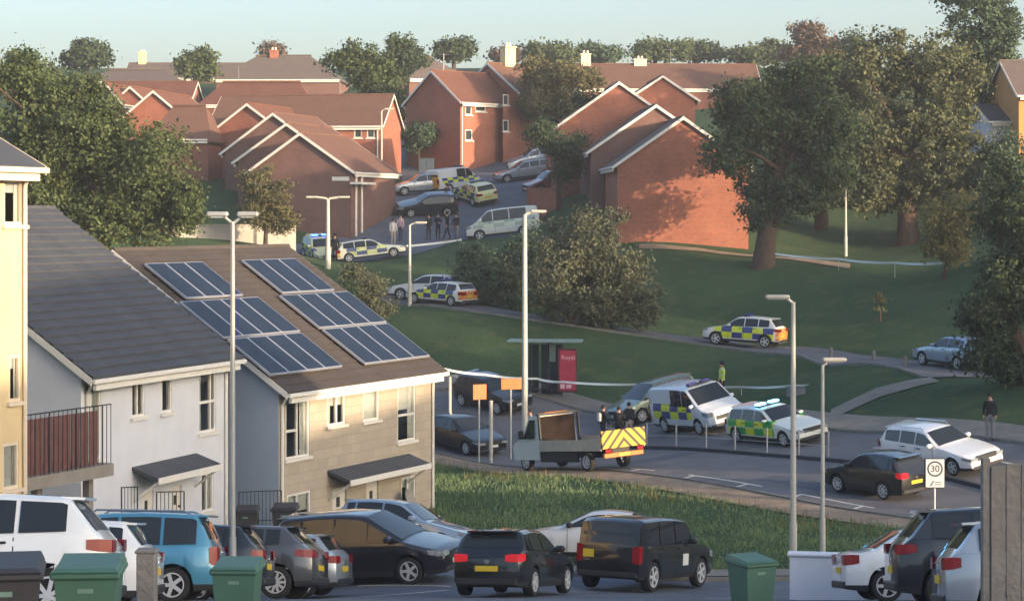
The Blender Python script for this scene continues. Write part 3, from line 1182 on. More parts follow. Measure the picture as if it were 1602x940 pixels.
B0 = gable_front("dark brick gable left of the stepped gables, its tip lit", 325, 455, 305, 214, 166, 170, -17, 8, M_BRICK, M_TILE_R, skirt=4)
# house A: long roof behind the stepped gables
a_yaw = R(-9)
a_org = PX(330, 305, 176)
HA = brick("long brick house with brown roof and two lit windows above the stepped gables", a_org, a_yaw, (604 - 330) / FPX * 175, 7.5, (305 - 196) / FPX * 174, (305 - 149) / FPX * 176,
           M_BRICK_O, M_TILE, wins=(('front', 554, 199, 566, 216), ('front', 574, 199, 586, 216), ('front', 492, 199, 506, 214)), skirt=4)
HA.pipe(HA.L - 0.3, 0, -2)
# house C: lit gable and hipped roof on the left
C1 = gable_front("small lit orange gable left of the hipped brown roof, beside the big left tree", 192, 292, 245, 186, 145, 182, -10, 9, M_BRICK_O, M_TILE_R, skirt=4)
c2o = PX(232, 275, 166)
HC2 = brick("brick house with hipped brown roof and one white window beside the left tree", c2o, R(-6), (332 - 236) / FPX * 166, 6.5, (275 - 216) / FPX * 166, (275 - 166) / FPX * 168, M_BRICK, M_TILE,
            wins=(('front', 263, 219, 284, 242),), hip=1.0, skirt=4)
C3 = gable_front("low brick gable half hidden at the top of the left tree, darker one", 145, 190, 220, 160, 134, 190, -10, 8, M_BRICK, M_TILE_R, skirt=4)
C4 = gable_front("low brick gable between the left tree and the lit orange gable", 182, 228, 215, 158, 138, 192, -10, 8, M_BRICK, M_TILE_R, skirt=4)
# D: roofs behind
D1 = brick("house with long red-brown roof right behind the small gables on the left", PX(150, 200, 205), R(-3), (296 - 150) / FPX * 205, 7, (200 - 163) / FPX * 205, (200 - 128) / FPX * 207, M_BRICK, M_TILE_R, skirt=5)
D2 = brick("house with long red-brown roof left of the tall green tree", PX(312, 200, 205), R(-3), (488 - 312) / FPX * 205, 7, (200 - 163) / FPX * 205, (200 - 128) / FPX * 207, M_BRICK, M_TILE_R, hip=1.5, skirt=5)
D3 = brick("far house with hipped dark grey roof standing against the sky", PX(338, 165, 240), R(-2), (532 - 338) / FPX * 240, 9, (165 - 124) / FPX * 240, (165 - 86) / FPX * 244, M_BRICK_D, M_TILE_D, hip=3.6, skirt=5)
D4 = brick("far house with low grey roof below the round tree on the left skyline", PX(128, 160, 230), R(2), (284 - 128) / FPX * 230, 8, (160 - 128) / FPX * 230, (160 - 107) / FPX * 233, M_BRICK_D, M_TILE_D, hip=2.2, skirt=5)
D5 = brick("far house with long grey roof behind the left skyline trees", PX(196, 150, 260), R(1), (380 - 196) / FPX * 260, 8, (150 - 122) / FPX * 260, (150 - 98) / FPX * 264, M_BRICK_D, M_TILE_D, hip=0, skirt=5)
# E: house facing the street, turned
e_yaw = R(44)
e_dir = Vector((math.cos(e_yaw), math.sin(e_yaw), 0))
e_crn = PX(720, 243, 180)
E_L, E_D = 6.2, 6.6
HE = brick("brick house at the head of the street with lit front and white windows", e_crn, e_yaw, E_L, E_D, (243 - 158) / FPX * 180, (243 - 113) / FPX * 184,
           M_BRICK_O, M_TILE_R, wins=(('front', 728, 162, 738, 180), ('front', 744, 160, 760, 175), ('front', 728, 203, 739, 220)), skirt=4)
p = e_crn + e_dir * (E_L + 0.05) + Vector((e_dir.y, -e_dir.x, 0)) * 1.0
HE2 = brick("brick house with a white-trimmed bay, joined on the right of the lit street house", p, e_yaw, 4.6, 8.5, (243 - 148) / FPX * 180, (243 - 98) / FPX * 187,
            M_BRICK_O, M_TILE, wins=(('front', 787, 148, 796, 165), ('front', 787, 188, 796, 206)), skirt=5)
HE3 = brick("house with grey pyramid roof behind the lit street house", PX(640, 160, 215), R(20), 6.5, 7, (160 - 122) / FPX * 215, (160 - 88) / FPX * 219, M_BRICK_D, M_TILE_D, hip=3.0, skirt=5)
LR = brick("long terrace with brown roof behind the orange gables on the right", PX(905, 190, 208), R(2), (1190 - 905) / FPX * 208, 8, (190 - 138) / FPX * 208, (190 - 100) / FPX * 212, M_BRICK, M_TILE, skirt=5)
OR_ = House("brick_house", "lit orange house at the right edge of the picture", PX(1594, 305, 150), R(3), 9, 8, (305 - 148) / FPX * 150, (305 - 95) / FPX * 152, mat("orange_render", "#c08a52", rough=0.9, var=0.06, scale=1), M_TILE_D, group="red brick houses on the hill", skirt=4)
SHED = House("outbuilding", "low white-edged grey outbuilding beside the orange house on the right", PX(1550, 305, 152), R(4), 1.7, 6, (305 - 190) / FPX * 152, (305 - 165) / FPX * 153, M_RENDER_W, M_SLATE, skirt=4)


M_GALV_R = mat("aerial_metal", "#8d8f90", rough=0.5, metal=0.3)


def chimney(H, x, label, w=0.7, h=1.4, m=M_BRICK_O, pots=2):
    c = MB()
    z = H.ridge
    c.bbox(x - w / 2, x + w / 2, H.D / 2 - 0.35, H.D / 2 + 0.35, z - 0.6, z + h, 0.03)
    c.box(x - w / 2 - 0.06, x + w / 2 + 0.06, H.D / 2 - 0.41, H.D / 2 + 0.41, z + h - 0.003, z + h + 0.12)
    o = c.build("chimney", m, H.roof)
    for k in range(pots):
        c = MB()
        c.lathe([(0.12, z + h + 0.1), (0.10, z + h + 0.42)], 10, M=Matrix.Translation((x + (k - (pots - 1) / 2) * 0.35, H.D / 2, 0)))
        c.build("chimney_pot", M_TRIM, o)


chimney(HE2, 2.2, "", 1.2, 1.5, mat("pale_chimney", "#d6c69a", rough=0.8, var=0.1, scale=3))
chimney(D5, 1.4, "", 0.9, 1.3, mat("pale_chimney", "#d6c69a"))
chimney(LR, LR.L * 0.02 + 0.6, "", 0.9, 1.0, M_TRIM)
chimney(LR, LR.L * 0.36, "", 1.2, 0.5, M_TRIM)
chimney(D3, 5.6, "", 0.9, 0.6, M_BRICK_O)
# aerials on some ridges
for H_, x_ in ((D3, 4.5), (LR, 9.0), (HA, 9.5), (D2, 3.0), (HE, 1.2)):
    c = MB()
    z_ = H_.ridge + 0.1
    c.tube([(x_, H_.D / 2, z_ - 0.3), (x_, H_.D / 2, z_ + 1.5)], 0.03, 5)
    c.tube([(x_ - 0.6, H_.D / 2, z_ + 1.4), (x_ + 0.6, H_.D / 2, z_ + 1.4)], 0.02, 4)
    for q_ in (-0.5, -0.2, 0.1, 0.4):
        c.tube([(x_ + q_, H_.D / 2 - 0.3, z_ + 1.4), (x_ + q_, H_.D / 2 + 0.3, z_ + 1.4)], 0.012, 4)
    c.build("aerial", M_GALV_R, H_.roof)
HE.pipe(0.15, 0, -1.5)
HE2.pipe(4.4, 0, -1.5)
# white plate on the nearest stepped gable
u, z = B3.uv('left', 533, 280)
m = MB()
B3.fb(m, 'left', u - 0.6, u + 0.6, z - 0.12, z + 0.14, 0.004, 0.04)
m.build("name_plate", M_WHITE, B3.root)
for yy in (0.6, 1.5):
    B3.pipe(yy * 1.2, 0, -1.5, r=0.09)
m = MB()
m.box(-0.2, 2.6, -0.75, -0.002, 2.9, 3.05)
m.build("porch_canopy", M_WHITE, B3.root)

# --- unseen houses added right of the frame to shade car park and house fronts
for k, (x, y, z, L_) in enumerate(((61, -28, 0.4, 15.5), (61, -12, 0.3, 15.5), (61, 4, 2.5, 16.7), (61, 21.5, -4.0, 15))):
    brick(("brick house added out of frame for its shade, farthest behind the camera", "second brick house added out of frame for its shade, right of the camera", "third brick house added out of frame for its shade, further down the slope",
           "last brick house added out of frame for its shade, lowest on the slope")[k], (x, y, z), R(90), L_, 8, 5.6, 9.4, M_BRICK, M_TILE, group="unseen houses added for shade", skirt=6)

# ------------------------------------------------------------------ trees and bushes
M_BARK = mat("bark", "#4a3b32", rough=0.95, var=0.3, scale=4, bump=0.6, bscale=12)
LV = {
    'green': leafy("leaves_green", "#37462b", "#5f6c46", 0.25, clump=0.45),
    'dark': leafy("leaves_dark_green", "#2c3b2c", "#4f5f42", 0.22, clump=0.45),
    'olive': leafy("leaves_olive", "#474a30", "#767250", 0.25, clump=0.4),
    'brown': leafy("leaves_olive_brown", "#434a35", "#6f7555", 0.25, clump=0.4),
    'yellow': leafy("leaves_yellow_green", "#66643f", "#938a56", 0.3, clump=0.6),
    'blue': leafy("leaves_blue_green", "#33473a", "#5c7056", 0.22, clump=0.4),
    'grey': leafy("leaves_grey_green", "#434a39", "#6c7058", 0.25, clump=0.5),
    'red': leafy("leaves_russet", "#4a4038", "#6c5c50", 0.22, clump=0.5),
}


def quads_mesh(name, v, m):
    n = len(v) // 4
    me = bpy.data.meshes.new(name)
    me.vertices.add(4 * n)
    me.vertices.foreach_set("co", v.astype(np.float32).ravel())
    me.loops.add(4 * n)
    me.loops.foreach_set("vertex_index", np.arange(4 * n, dtype=np.int32))
    me.polygons.add(n)
    me.polygons.foreach_set("loop_start", np.arange(0, 4 * n, 4, dtype=np.int32))
    me.materials.append(m)
    me.update(calc_edges=True)
    return me


def crown_leaves(blobs, n, size, seed, clump_r=0.55, shell=0.55, per=38):
    """leaves in clumps through the volume of several ellipsoids, denser towards the outside"""
    rg = np.random.default_rng(seed)
    lobes = []
    for b in blobs:                       # each mass of foliage is broken into uneven billows
        R0 = np.array(b[3:6])
        for k in range(9):
            v = rg.normal(size=3)
            v /= np.linalg.norm(v)
            v[2] = v[2] * 0.8 + 0.15
            f = rg.uniform(0.3, 0.52)
            lobes.append((*(np.array(b[:3]) + v * R0 * rg.uniform(0.5, 0.82)), *(R0 * f)))
        lobes.append((*b[:3], *(R0 * 0.6)))
    B = np.array(lobes)
    vol = (B[:, 3] * B[:, 4] * B[:, 5]) ** 0.7 * rg.uniform(0.6, 1.3, len(B))
    vol /= vol.sum()
    nc = max(12, n // per)
    which = rg.choice(len(B), nc, p=vol)
    d = rg.normal(size=(nc, 3))
    d /= np.linalg.norm(d, axis=1)[:, None]
    rad = shell + (1 - shell) * rg.random(nc) ** 0.6
    rad = rad * rg.uniform(0.85, 1.12, nc)
    cen = B[which, :3] + d * B[which, 3:6] * rad[:, None]
    cr = clump_r * rg.uniform(0.5, 1.5, nc)
    ci = rg.integers(0, nc, n)
    off = rg.normal(size=(n, 3)) * 0.5
    off *= np.array([1, 1, 0.75])
    p = cen[ci] + off * cr[ci][:, None]
    a = rg.normal(size=(n, 3))
    out = p - B[which[ci], :3]
    out /= np.linalg.norm(out, axis=1)[:, None] + 1e-6
    nrm = a * 0.7 + out * 0.6 + np.array([0, 0, 0.35])
    nrm /= np.linalg.norm(nrm, axis=1)[:, None]
    t = np.cross(nrm, rg.normal(size=(n, 3)))
    t /= np.linalg.norm(t, axis=1)[:, None] + 1e-9
    b = np.cross(nrm, t)
    s = size * rg.uniform(0.55, 1.35, n)[:, None]
    v = np.stack([p - t * s * 0.5, p - b * s * 0.33 + nrm * s * 0.1, p + t * s * 0.5, p + b * s * 0.33 + nrm * s * 0.1], 1)
    return v.reshape(-1, 3), cen


def tree(name, label, px, d, blobs, n, size, leaf, tr=0.25, group=None, cat='tree', clump_r=0.55, seed=None, shell=0.55, base=None, limbs=9, lean=0.0):
    """blobs: (px, py, dd, rx_px, ry_px, depth_radius_m) with dd metres relative to d"""
    b0 = base if base is not None else gp(px, d)
    root = thing(name, label, cat, b0, 0, group)
    bl = []
    for (x, y, dd, rx, ry, rd) in blobs:
        c = PX(x, y, d + dd)
        k = (d + dd) / FPX
        bl.append((c.x - b0.x, c.y - b0.y, c.z - b0.z, rx * k, rd, ry * k))
    seed = seed if seed is not None else (int(px * 7 + d * 13) % 99991)
    v, cen = crown_leaves(bl, int(n * 1.7), size * 0.76, seed, clump_r, shell)
    link("crown", quads_mesh("crown", v, LV[leaf]), root)
    rn = random.Random(seed)
    m = MB()
    top = sum((Vector(b[:3]) for b in bl), Vector()) / len(bl)
    hi = max(b[2] for b in bl)
    mid = Vector((top.x * 0.5 + lean, top.y * 0.5, max(0.4, top.z * 0.5)))
    m.tube([(0, 0, -0.4), (0, 0, 0.12), (mid.x * 0.4, mid.y * 0.4, mid.z * 0.55), mid, top, (top.x, top.y, top.z + (hi - top.z) * 0.5)],
           [tr * 1.7, tr * 1.25, tr, tr * 0.82, tr * 0.5, tr * 0.15], 9)
    m.build("trunk", M_BARK, root, 60)
    idx = list(range(len(cen)))
    rn.shuffle(idx)
    for i in idx[:limbs]:
        c = Vector(cen[i])
        f = rn.uniform(0.35, 0.9)
        st = mid.lerp(top, f) if c.z > mid.z else mid * 0.9
        m = MB()
        kn = st.lerp(c, 0.5) + Vector((rn.uniform(-.3, .3), rn.uniform(-.3, .3), rn.uniform(0, .4)))
        m.tube([st, kn, c], [tr * 0.38, tr * 0.22, tr * 0.06], 5)
        m.build("limb", M_BARK, root, 60)
    return root


# trees in the park on the right
tree("park_tree", "big dark tree with a thick trunk on the lawn, right of the orange gable", 1194, 130,
     [(1220, 200, 0, 105, 80, 3.2), (1155, 165, 0, 62, 50, 2.2), (1290, 190, 1, 72, 72, 2.6), (1150, 245, -1, 48, 42, 1.6), (1235, 295, 0, 80, 55, 2.2), (1250, 120, 1, 60, 40, 2.2), (1195, 335, 0, 40, 32, 1.2), (1295, 280, 0, 50, 60, 2)],
     26000, 0.30, 'dark', 0.55, "big trees on the lawn", seed=11, limbs=16)
tree("park_tree", "broad olive-brown tree in the middle of the right tree group", 1420, 142,
     [(1430, 170, 0, 120, 90, 4), (1390, 110, 0, 70, 60, 3), (1480, 120, 0, 75, 60, 3), (1360, 220, 0, 70, 70, 3), (1480, 240, 0, 75, 80, 3.2), (1430, 280, 0, 90, 60, 3), (1370, 300, 0, 60, 60, 2.6)],
     26000, 0.33, 'brown', 0.6, "big trees on the lawn", seed=12, limbs=14)
tree("park_tree", "yellow-green topped tree between the dark tree and the brown tree", 1285, 148,
     [(1280, 130, 0, 70, 55, 3), (1320, 180, 0, 60, 60, 3), (1240, 160, 0, 70, 50, 3), (1300, 240, 0, 60, 70, 2.6)],
     13000, 0.32, 'olive', 0.4, "big trees on the lawn", seed=13)
tree("poplar_tree", "tall blue-green tree reaching the top edge on the right", 1522, 158,
     [(1520, 40, 0, 72, 65, 3), (1530, 110, 0, 75, 60, 3), (1500, -10, 0, 50, 40, 2.4), (1560, 80, 0, 45, 60, 2.4), (1545, 180, 0, 60, 70, 3)],
     15000, 0.36, 'blue', 0.5, "big trees on the lawn", seed=14)
tree("young_tree", "small yellow-green tree with a thin bare stem beside the tape", 1478, 122,
     [(1480, 345, 0, 45, 42, 1.6), (1470, 385, 0, 32, 30, 1.2), (1500, 330, 0, 30, 30, 1.1), (1495, 390, 0, 28, 26, 1)], 5200, 0.24, 'yellow', 0.09, None, seed=15)
tree("park_tree", "dark tree overhanging the right edge of the picture above the lane", 1610, 92,
     [(1590, 330, 0, 60, 110, 2.2), (1570, 470, 0, 62, 80, 2.2), (1620, 420, 0, 60, 120, 2.4), (1545, 560, 0, 48, 38, 1.5), (1590, 570, 0, 50, 40, 1.5), (1530, 500, 0, 30, 40, 1.2)],
     17000, 0.22, 'dark', 0.4, "big trees on the lawn", seed=16, clump_r=0.45)
tree("hedge_tree", "dark tree mass behind the lamp post under the brown tree", 1350, 158,
     [(1340, 320, 0, 90, 70, 2.5), (1270, 330, 0, 60, 60, 2), (1430, 320, 0, 80, 70, 2.4), (1500, 330, 0, 60, 60, 2.4)], 15000, 0.42, 'dark', 0.4, "big trees on the lawn", seed=17)
tree("hedge_tree", "dark leafy tree right of the small yellow tree, below the orange house", 1555, 140,
     [(1560, 300, 0, 60, 70, 2.6), (1540, 370, 0, 60, 55, 2.4), (1590, 250, 0, 40, 50, 2)], 9000, 0.32, 'blue', 0.4, "big trees on the lawn", seed=18)
# bush on the slope
tree("hawthorn_bush", "big round olive bush in the middle of the grass slope", 890, 120,
     [(905, 390, 0, 85, 60, 2.4), (860, 440, 0, 75, 65, 2.4), (960, 440, 0, 75, 65, 2.4), (905, 480, 0, 95, 50, 2.6), (1005, 490, 0, 45, 40, 1.6), (930, 345, 0, 45, 28, 1.4)],
     24000, 0.22, 'grey', 0.3, None, 'bush', seed=19, clump_r=0.42, limbs=12)
tree("dark_bush", "dark blue-green bush left of the big olive bush, behind the lamp post", 780, 126,
     [(770, 430, 0, 58, 55, 2.2), (800, 480, 0, 60, 45, 2.2), (740, 420, 0, 30, 35, 1.3), (830, 400, 1, 40, 45, 1.6)], 12000, 0.24, 'blue', 0.25, None, 'bush', seed=20, clump_r=0.45)
# left side
tree("oak_tree", "huge leafy green tree behind the white house at the left edge", 150, 112,
     [(60, 190, 0, 95, 90, 3.5), (150, 230, 0, 105, 80, 3.5), (230, 260, 0, 80, 75, 3), (60, 300, 0, 90, 90, 3.2), (170, 330, 0, 110, 80, 3.2), (280, 310, 0, 50, 70, 2.2), (30, 130, 0, 50, 45, 2), (120, 150, 0, 50, 45, 2), (250, 350, 0, 70, 50, 2.4)],
     40000, 0.26, 'green', 0.6, None, seed=21, limbs=14, clump_r=0.5)
tree("garden_tree", "small olive tree in front of the stepped brick gables", 415, 133,
     [(415, 320, 0, 42, 45, 1.5), (400, 285, 0, 26, 30, 1), (435, 350, 0, 30, 28, 1.1)], 6500, 0.2, 'olive', 0.14, None, seed=22, clump_r=0.35)
tree("garden_bush", "loose olive bush beside the roof verge below the police estate", 572, 118,
     [(572, 445, 0, 34, 32, 1.3), (590, 475, 0, 34, 26, 1.3), (550, 430, 0, 20, 20, .8)], 4800, 0.18, 'grey', 0.1, None, 'bush', seed=23, clump_r=0.35)
tree("garden_bush", "dark shrub at the right end of the pale garden wall", 545, 112, [(540, 470, 0, 30, 34, 1.2)], 2600, 0.18, 'dark', 0.08, None, 'bush', seed=24, clump_r=0.35)
# around the upper street
tree("street_tree", "tall bright green tree between the brown roofs and the street house", 580, 190,
     [(575, 110, 0, 50, 45, 3), (590, 150, 0, 48, 40, 3), (545, 95, 0, 34, 28, 2), (610, 170, 0, 30, 35, 2)], 9000, 0.36, 'green', 0.35, "trees around the upper street", seed=25)
tree("street_tree", "rounder darker tree right behind the tall bright green tree", 632, 210, [(632, 85, 0, 36, 36, 2.6), (620, 110, 0, 30, 26, 2)], 5000, 0.4, 'dark', 0.3, "trees around the upper street", seed=26)
tree("street_tree", "wide yellowish green tree right of the lit street house", 865, 182,
     [(850, 125, 0, 52, 34, 2.6), (905, 125, 0, 38, 30, 2.4), (845, 165, 0, 40, 30, 2), (890, 165, 0, 34, 30, 2)], 9000, 0.34, 'olive', 0.3, "trees around the upper street", seed=27)
tree("street_tree", "small dark tree in front of the lit gable over the parked cars", 875, 149,
     [(880, 235, 0, 36, 30, 1.7), (850, 215, 0, 26, 24, 1.2), (890, 265, 0, 26, 22, 1.2)], 5600, 0.24, 'dark', 0.16, "trees around the upper street", seed=28)
tree("hedge_bush", "dark hedge in the shade below the lit street house", 790, 186, [(800, 228, 0, 46, 16, 1.5), (850, 222, 0, 34, 22, 1.5)], 4200, 0.32, 'dark', 0.1, "trees around the upper street", 'bush', seed=29)
tree("hedge_bush", "dark hedge against the shaded gable left of the street", 655, 182, [(655, 215, 0, 34, 24, 1.4)], 2600, 0.32, 'blue', 0.1, "trees around the upper street", 'bush', seed=30)
tree("hedge_bush", "pale leafy bush at the foot of the olive tree right of the street", 925, 160, [(860, 200, 0, 22, 18, 1.2), (925, 180, 0, 30, 40, 1.6)], 3600, 0.3, 'dark', 0.12, "trees around the upper street", 'bush', seed=31)
# skyline
sky_trees = [
    (135, 250, [(135, 88, 0, 32, 22, 3)], 3200, 'dark', "round dark tree on the left skyline, first from the left"),
    (305, 240, [(305, 105, 0, 26, 24, 2.6)], 2800, 'green', "small round tree poking up between the roofs on the left skyline"),
    (427, 300, [(427, 80, 0, 20, 9, 3)], 1200, 'red', "low russet tree behind the hipped grey roof"),
    (710, 270, [(710, 80, 0, 32, 18, 3)], 2800, 'dark', "dark tree left of the pale chimney on the skyline"),
    (792, 290, [(792, 90, 0, 26, 12, 3)], 1900, 'red', "small russet tree right of the pale chimney"),
    (866, 280, [(862, 86, 0, 40, 18, 3.5)], 2900, 'green', "green skyline tree over the yellowish street tree"),
    (940, 285, [(940, 88, 0, 36, 17, 3.5)], 2900, 'blue', "blue-green skyline tree, next right of the green skyline tree"),
    (1020, 290, [(1015, 84, 0, 34, 17, 3.5), (1050, 80, 0, 30, 18, 3)], 3400, 'green', "wide green skyline tree above the long terrace"),
    (1090, 295, [(1090, 84, 0, 38, 16, 3.5)], 2600, 'dark', "low dark skyline tree above the right end of the terrace"),
    (1165, 290, [(1165, 84, 0, 40, 16, 3.5), (1205, 85, 0, 40, 18, 3)], 3400, 'green', "skyline tree left of the tall reddish tree"),
    (1262, 260, [(1262, 58, 0, 28, 24, 2.6), (1270, 85, 0, 55, 24, 3)], 4200, 'red', "tall reddish tree rising over the right tree group"),
    (1345, 200, [(1345, 85, 0, 26, 34, 2), (1350, 130, 0, 30, 40, 2)], 4000, 'blue', "blue-green tree left of the broad brown tree"),
    (60, 190, [(40, 125, 0, 60, 40, 3)], 4000, 'green', "green tree behind the huge left tree, near the left edge"),
]
for (px, d, bl, n, lf, lab) in sky_trees:
    tree("skyline_tree", lab, px, d, bl, n, 0.62 if d > 220 else 0.45, lf, 0.3, "trees along the skyline", seed=int(px) + 3, clump_r=0.9, limbs=4)
# unseen trees added right of the frame to shade the lawn and stepped gables
for i, (x, y, top) in enumerate(((38, 68, 0.0), (41, 76, 1.5), (37, 84, 2.0), (43, 88, 2.6), (36, 96, 3.0), (44, 104, 3.0), (38, 108, 3.2), (47, 100, 17), (52, 100, 17.5))):
    z = g(x, y)
    h = max(6.0, top - z)
    b0 = Vector((x, y, z))
    k = y / FPX
    pxc = 801 + x / k
    cy = HZ - (z + h * 0.58) / k
    tree("park_tree", ("leafy tree added right of the frame for its shade, %s along the road" % ("first", "second", "third", "fourth", "fifth", "sixth", "seventh", "eighth", "ninth", "tenth")[i]), pxc, y, [(pxc, cy, 0, 3.4 / k, h * 0.44 / k, 3.6)], 4200 if h < 14 else 9000, 0.6, 'green', 0.35, "unseen trees added for shade", seed=200 + i, base=b0, clump_r=0.9, limbs=3)

# sapling on the lawn and clump of pale weeds
tree("sapling", "bare pale sapling standing alone on the lawn", 1377, 118, [(1377, 475, 0, 12, 22, 0.4)], 160, 0.14, 'yellow', 0.05, None, seed=40, clump_r=0.2, limbs=9)

# ------------------------------------------------------------------ vehicles
M_GLASS = mat("car_glass", (0.02, 0.025, 0.03), rough=0.03, spec=0.55)
M_TYRE = mat("tyre_rubber", "#222224", rough=0.85, var=0.2, scale=9)
M_RIM = mat("alloy", "#bfc1c4", rough=0.4, metal=0.15)
M_PLAS = mat("black_plastic", "#26272a", rough=0.6, var=0.15, scale=8)
M_SEAM = mat("shadow_gap", "#141416", rough=0.9)
M_TAIL = mat("tail_lens", "#86121a", rough=0.2, spec=0.4, coat=0.2)
M_TAIL_ON = mat("lit_tail_lens", "#c8262e", rough=0.2, emit=0.12)
M_HEAD = mat("head_lens", "#8d9499", rough=0.08, spec=0.9, var=0.4, scale=14)
M_AMBER = mat("amber_lens", "#d07818", rough=0.2)
M_PLATE_Y = mat("yellow_plate", "#d0b32c", rough=0.5)
M_PLATE_W = mat("white_plate", "#d4d4d0", rough=0.5)
M_CHROME = mat("chrome_trim", "#c8cacc", rough=0.15, metal=0.9)
M_BLUE_LED = mat("blue_light", "#2b50e8", rough=0.2, emit=6.0)
M_CYAN_LED = mat("pale_blue_light", "#59b8ff", rough=0.2, emit=7.0)
M_BLUE_OFF = mat("blue_lens", "#2a3f8a", rough=0.15, spec=0.7)


def paint(name, c, metal=0.0, rough=0.28):
    return mat("paint_" + name, c, rough=rough, metal=metal, coat=1.0, var=0.05, scale=1.2, spec=0.4)


P_WHITE = paint("white", "#e4e6e8")
P_PEARL = paint("pearl_white", "#cfcfd0")
P_BLACK = paint("black", "#16181c")
P_NAVY = paint("blue_black", "#1c2028")
P_AUB = paint("dark_aubergine", "#211f27", 0.2)
P_GREY = paint("dark_grey", "#55575c", 0.35)
P_SILVER = paint("silver", "#a5acb3", 0.5)
P_SILVB = paint("silver_blue", "#93a6bb", 0.4)
P_TEAL = paint("teal_blue", "#4d8fae", 0.25)
P_GREEN = paint("grey_green", "#6e7f76", 0.4)
P_RED = paint("dull_red", "#7a3a38", 0.1)


def livery(name, white, ca, cb, x0, x1, z0, z1, cell, rear=None, Lh=2.3, yb=0.62):
    """squares of two colours along the sides, diagonal stripes across the rear: vinyl on the paint"""
    m = mat("livery_" + name, white, rough=0.35, coat=0.6)
    n, l, b = nodes_of(m)
    tc = n.new("ShaderNodeTexCoord")
    sp = n.new("ShaderNodeSeparateXYZ")
    l.new(tc.outputs["Object"], sp.inputs[0])
    X, Y, Z = sp.outputs
    F = lambda op, a, c=None: math_node(n, l, op, a, c)
    fx = F('FLOOR', F('DIVIDE', F('SUBTRACT', X, x0), cell))
    fz = F('FLOOR', F('DIVIDE', F('SUBTRACT', Z, z0), (z1 - z0) / 2))
    par = F('ABSOLUTE', F('MODULO', F('ADD', F('ADD', fx, fz), 40), 2.0))
    par = F('GREATER_THAN', par, 0.5)
    chk = mix_node(n, l, par, lin(ca), lin(cb))
    inside = F('MULTIPLY', F('MULTIPLY', F('GREATER_THAN', X, x0), F('LESS_THAN', X, x1)), F('MULTIPLY', F('GREATER_THAN', Z, z0), F('LESS_THAN', Z, z1)))
    inside = F('MULTIPLY', inside, F('GREATER_THAN', F('ABSOLUTE', Y), yb))
    c = mix_node(n, l, inside, lin(white), chk)
    if rear:
        s = F('FRACT', F('DIVIDE', F('ADD', F('ABSOLUTE', Y), Z), 0.34))
        st = mix_node(n, l, F('GREATER_THAN', s, 0.5), lin(rear[0]), lin(rear[1]))
        rr = F('MULTIPLY', F('LESS_THAN', X, -Lh + 0.2), F('MULTIPLY', F('GREATER_THAN', Z, 0.45), F('LESS_THAN', Z, rear[2])))
        c = mix_node(n, l, rr, c, st)
    l.new(c, b.inputs["Base Color"])
    return m


YEL, BLU, GRN = "#cfd92c", "#27347e", "#1f9a4a"
V_POL = livery("police_car", "#d6d7d4", YEL, BLU, -1.75, 1.5, 0.42, 1.0, 0.62, ("#d2a23a", "#cc5f2c", 0.98), 2.35)
V_POL_PALE = livery("police_estate", "#d9dccb", "#cfd692", "#4f5a86", -1.7, 1.1, 0.45, 0.98, 0.7, ("#d4c46a", "#c98f4a", 0.95), 2.35)
V_SUV = livery("police_suv", "#d6d7d4", YEL, BLU, -2.0, 1.55, 0.45, 1.12, 0.62, ("#d8b060", "#cf6f34", 1.1), 2.3)
V_VAN = livery("police_van", "#cdd3da", YEL, BLU, -2.0, 1.3, 0.65, 1.3, 0.72, ("#d6c050", "#c8502c", 1.5), 2.5, 0.7)
V_VAN2 = livery("police_van_far", "#cfd2d0", YEL, BLU, -2.1, 2.0, 0.8, 1.25, 0.6, ("#d8c24c", "#cc5a2a", 1.6), 2.6, 0.7)
V_AMB = livery("response_car", "#d3d8d2", YEL, GRN, -2.0, 1.0, 0.38, 1.0, 0.58, None, 2.3)
V_YEL = livery("yellow_rear_car", "#d3d09a", YEL, BLU, -1.7, 1.4, 0.45, 0.95, 0.6, ("#e0b63a", "#d86a2a", 0.8), 2.35)
V_TRANS = livery("pale_van", "#d6d9d4", "#c4cfba", "#9fb0a4", -2.2, 2.0, 0.8, 1.3, 0.7, None, 2.6, 0.7)


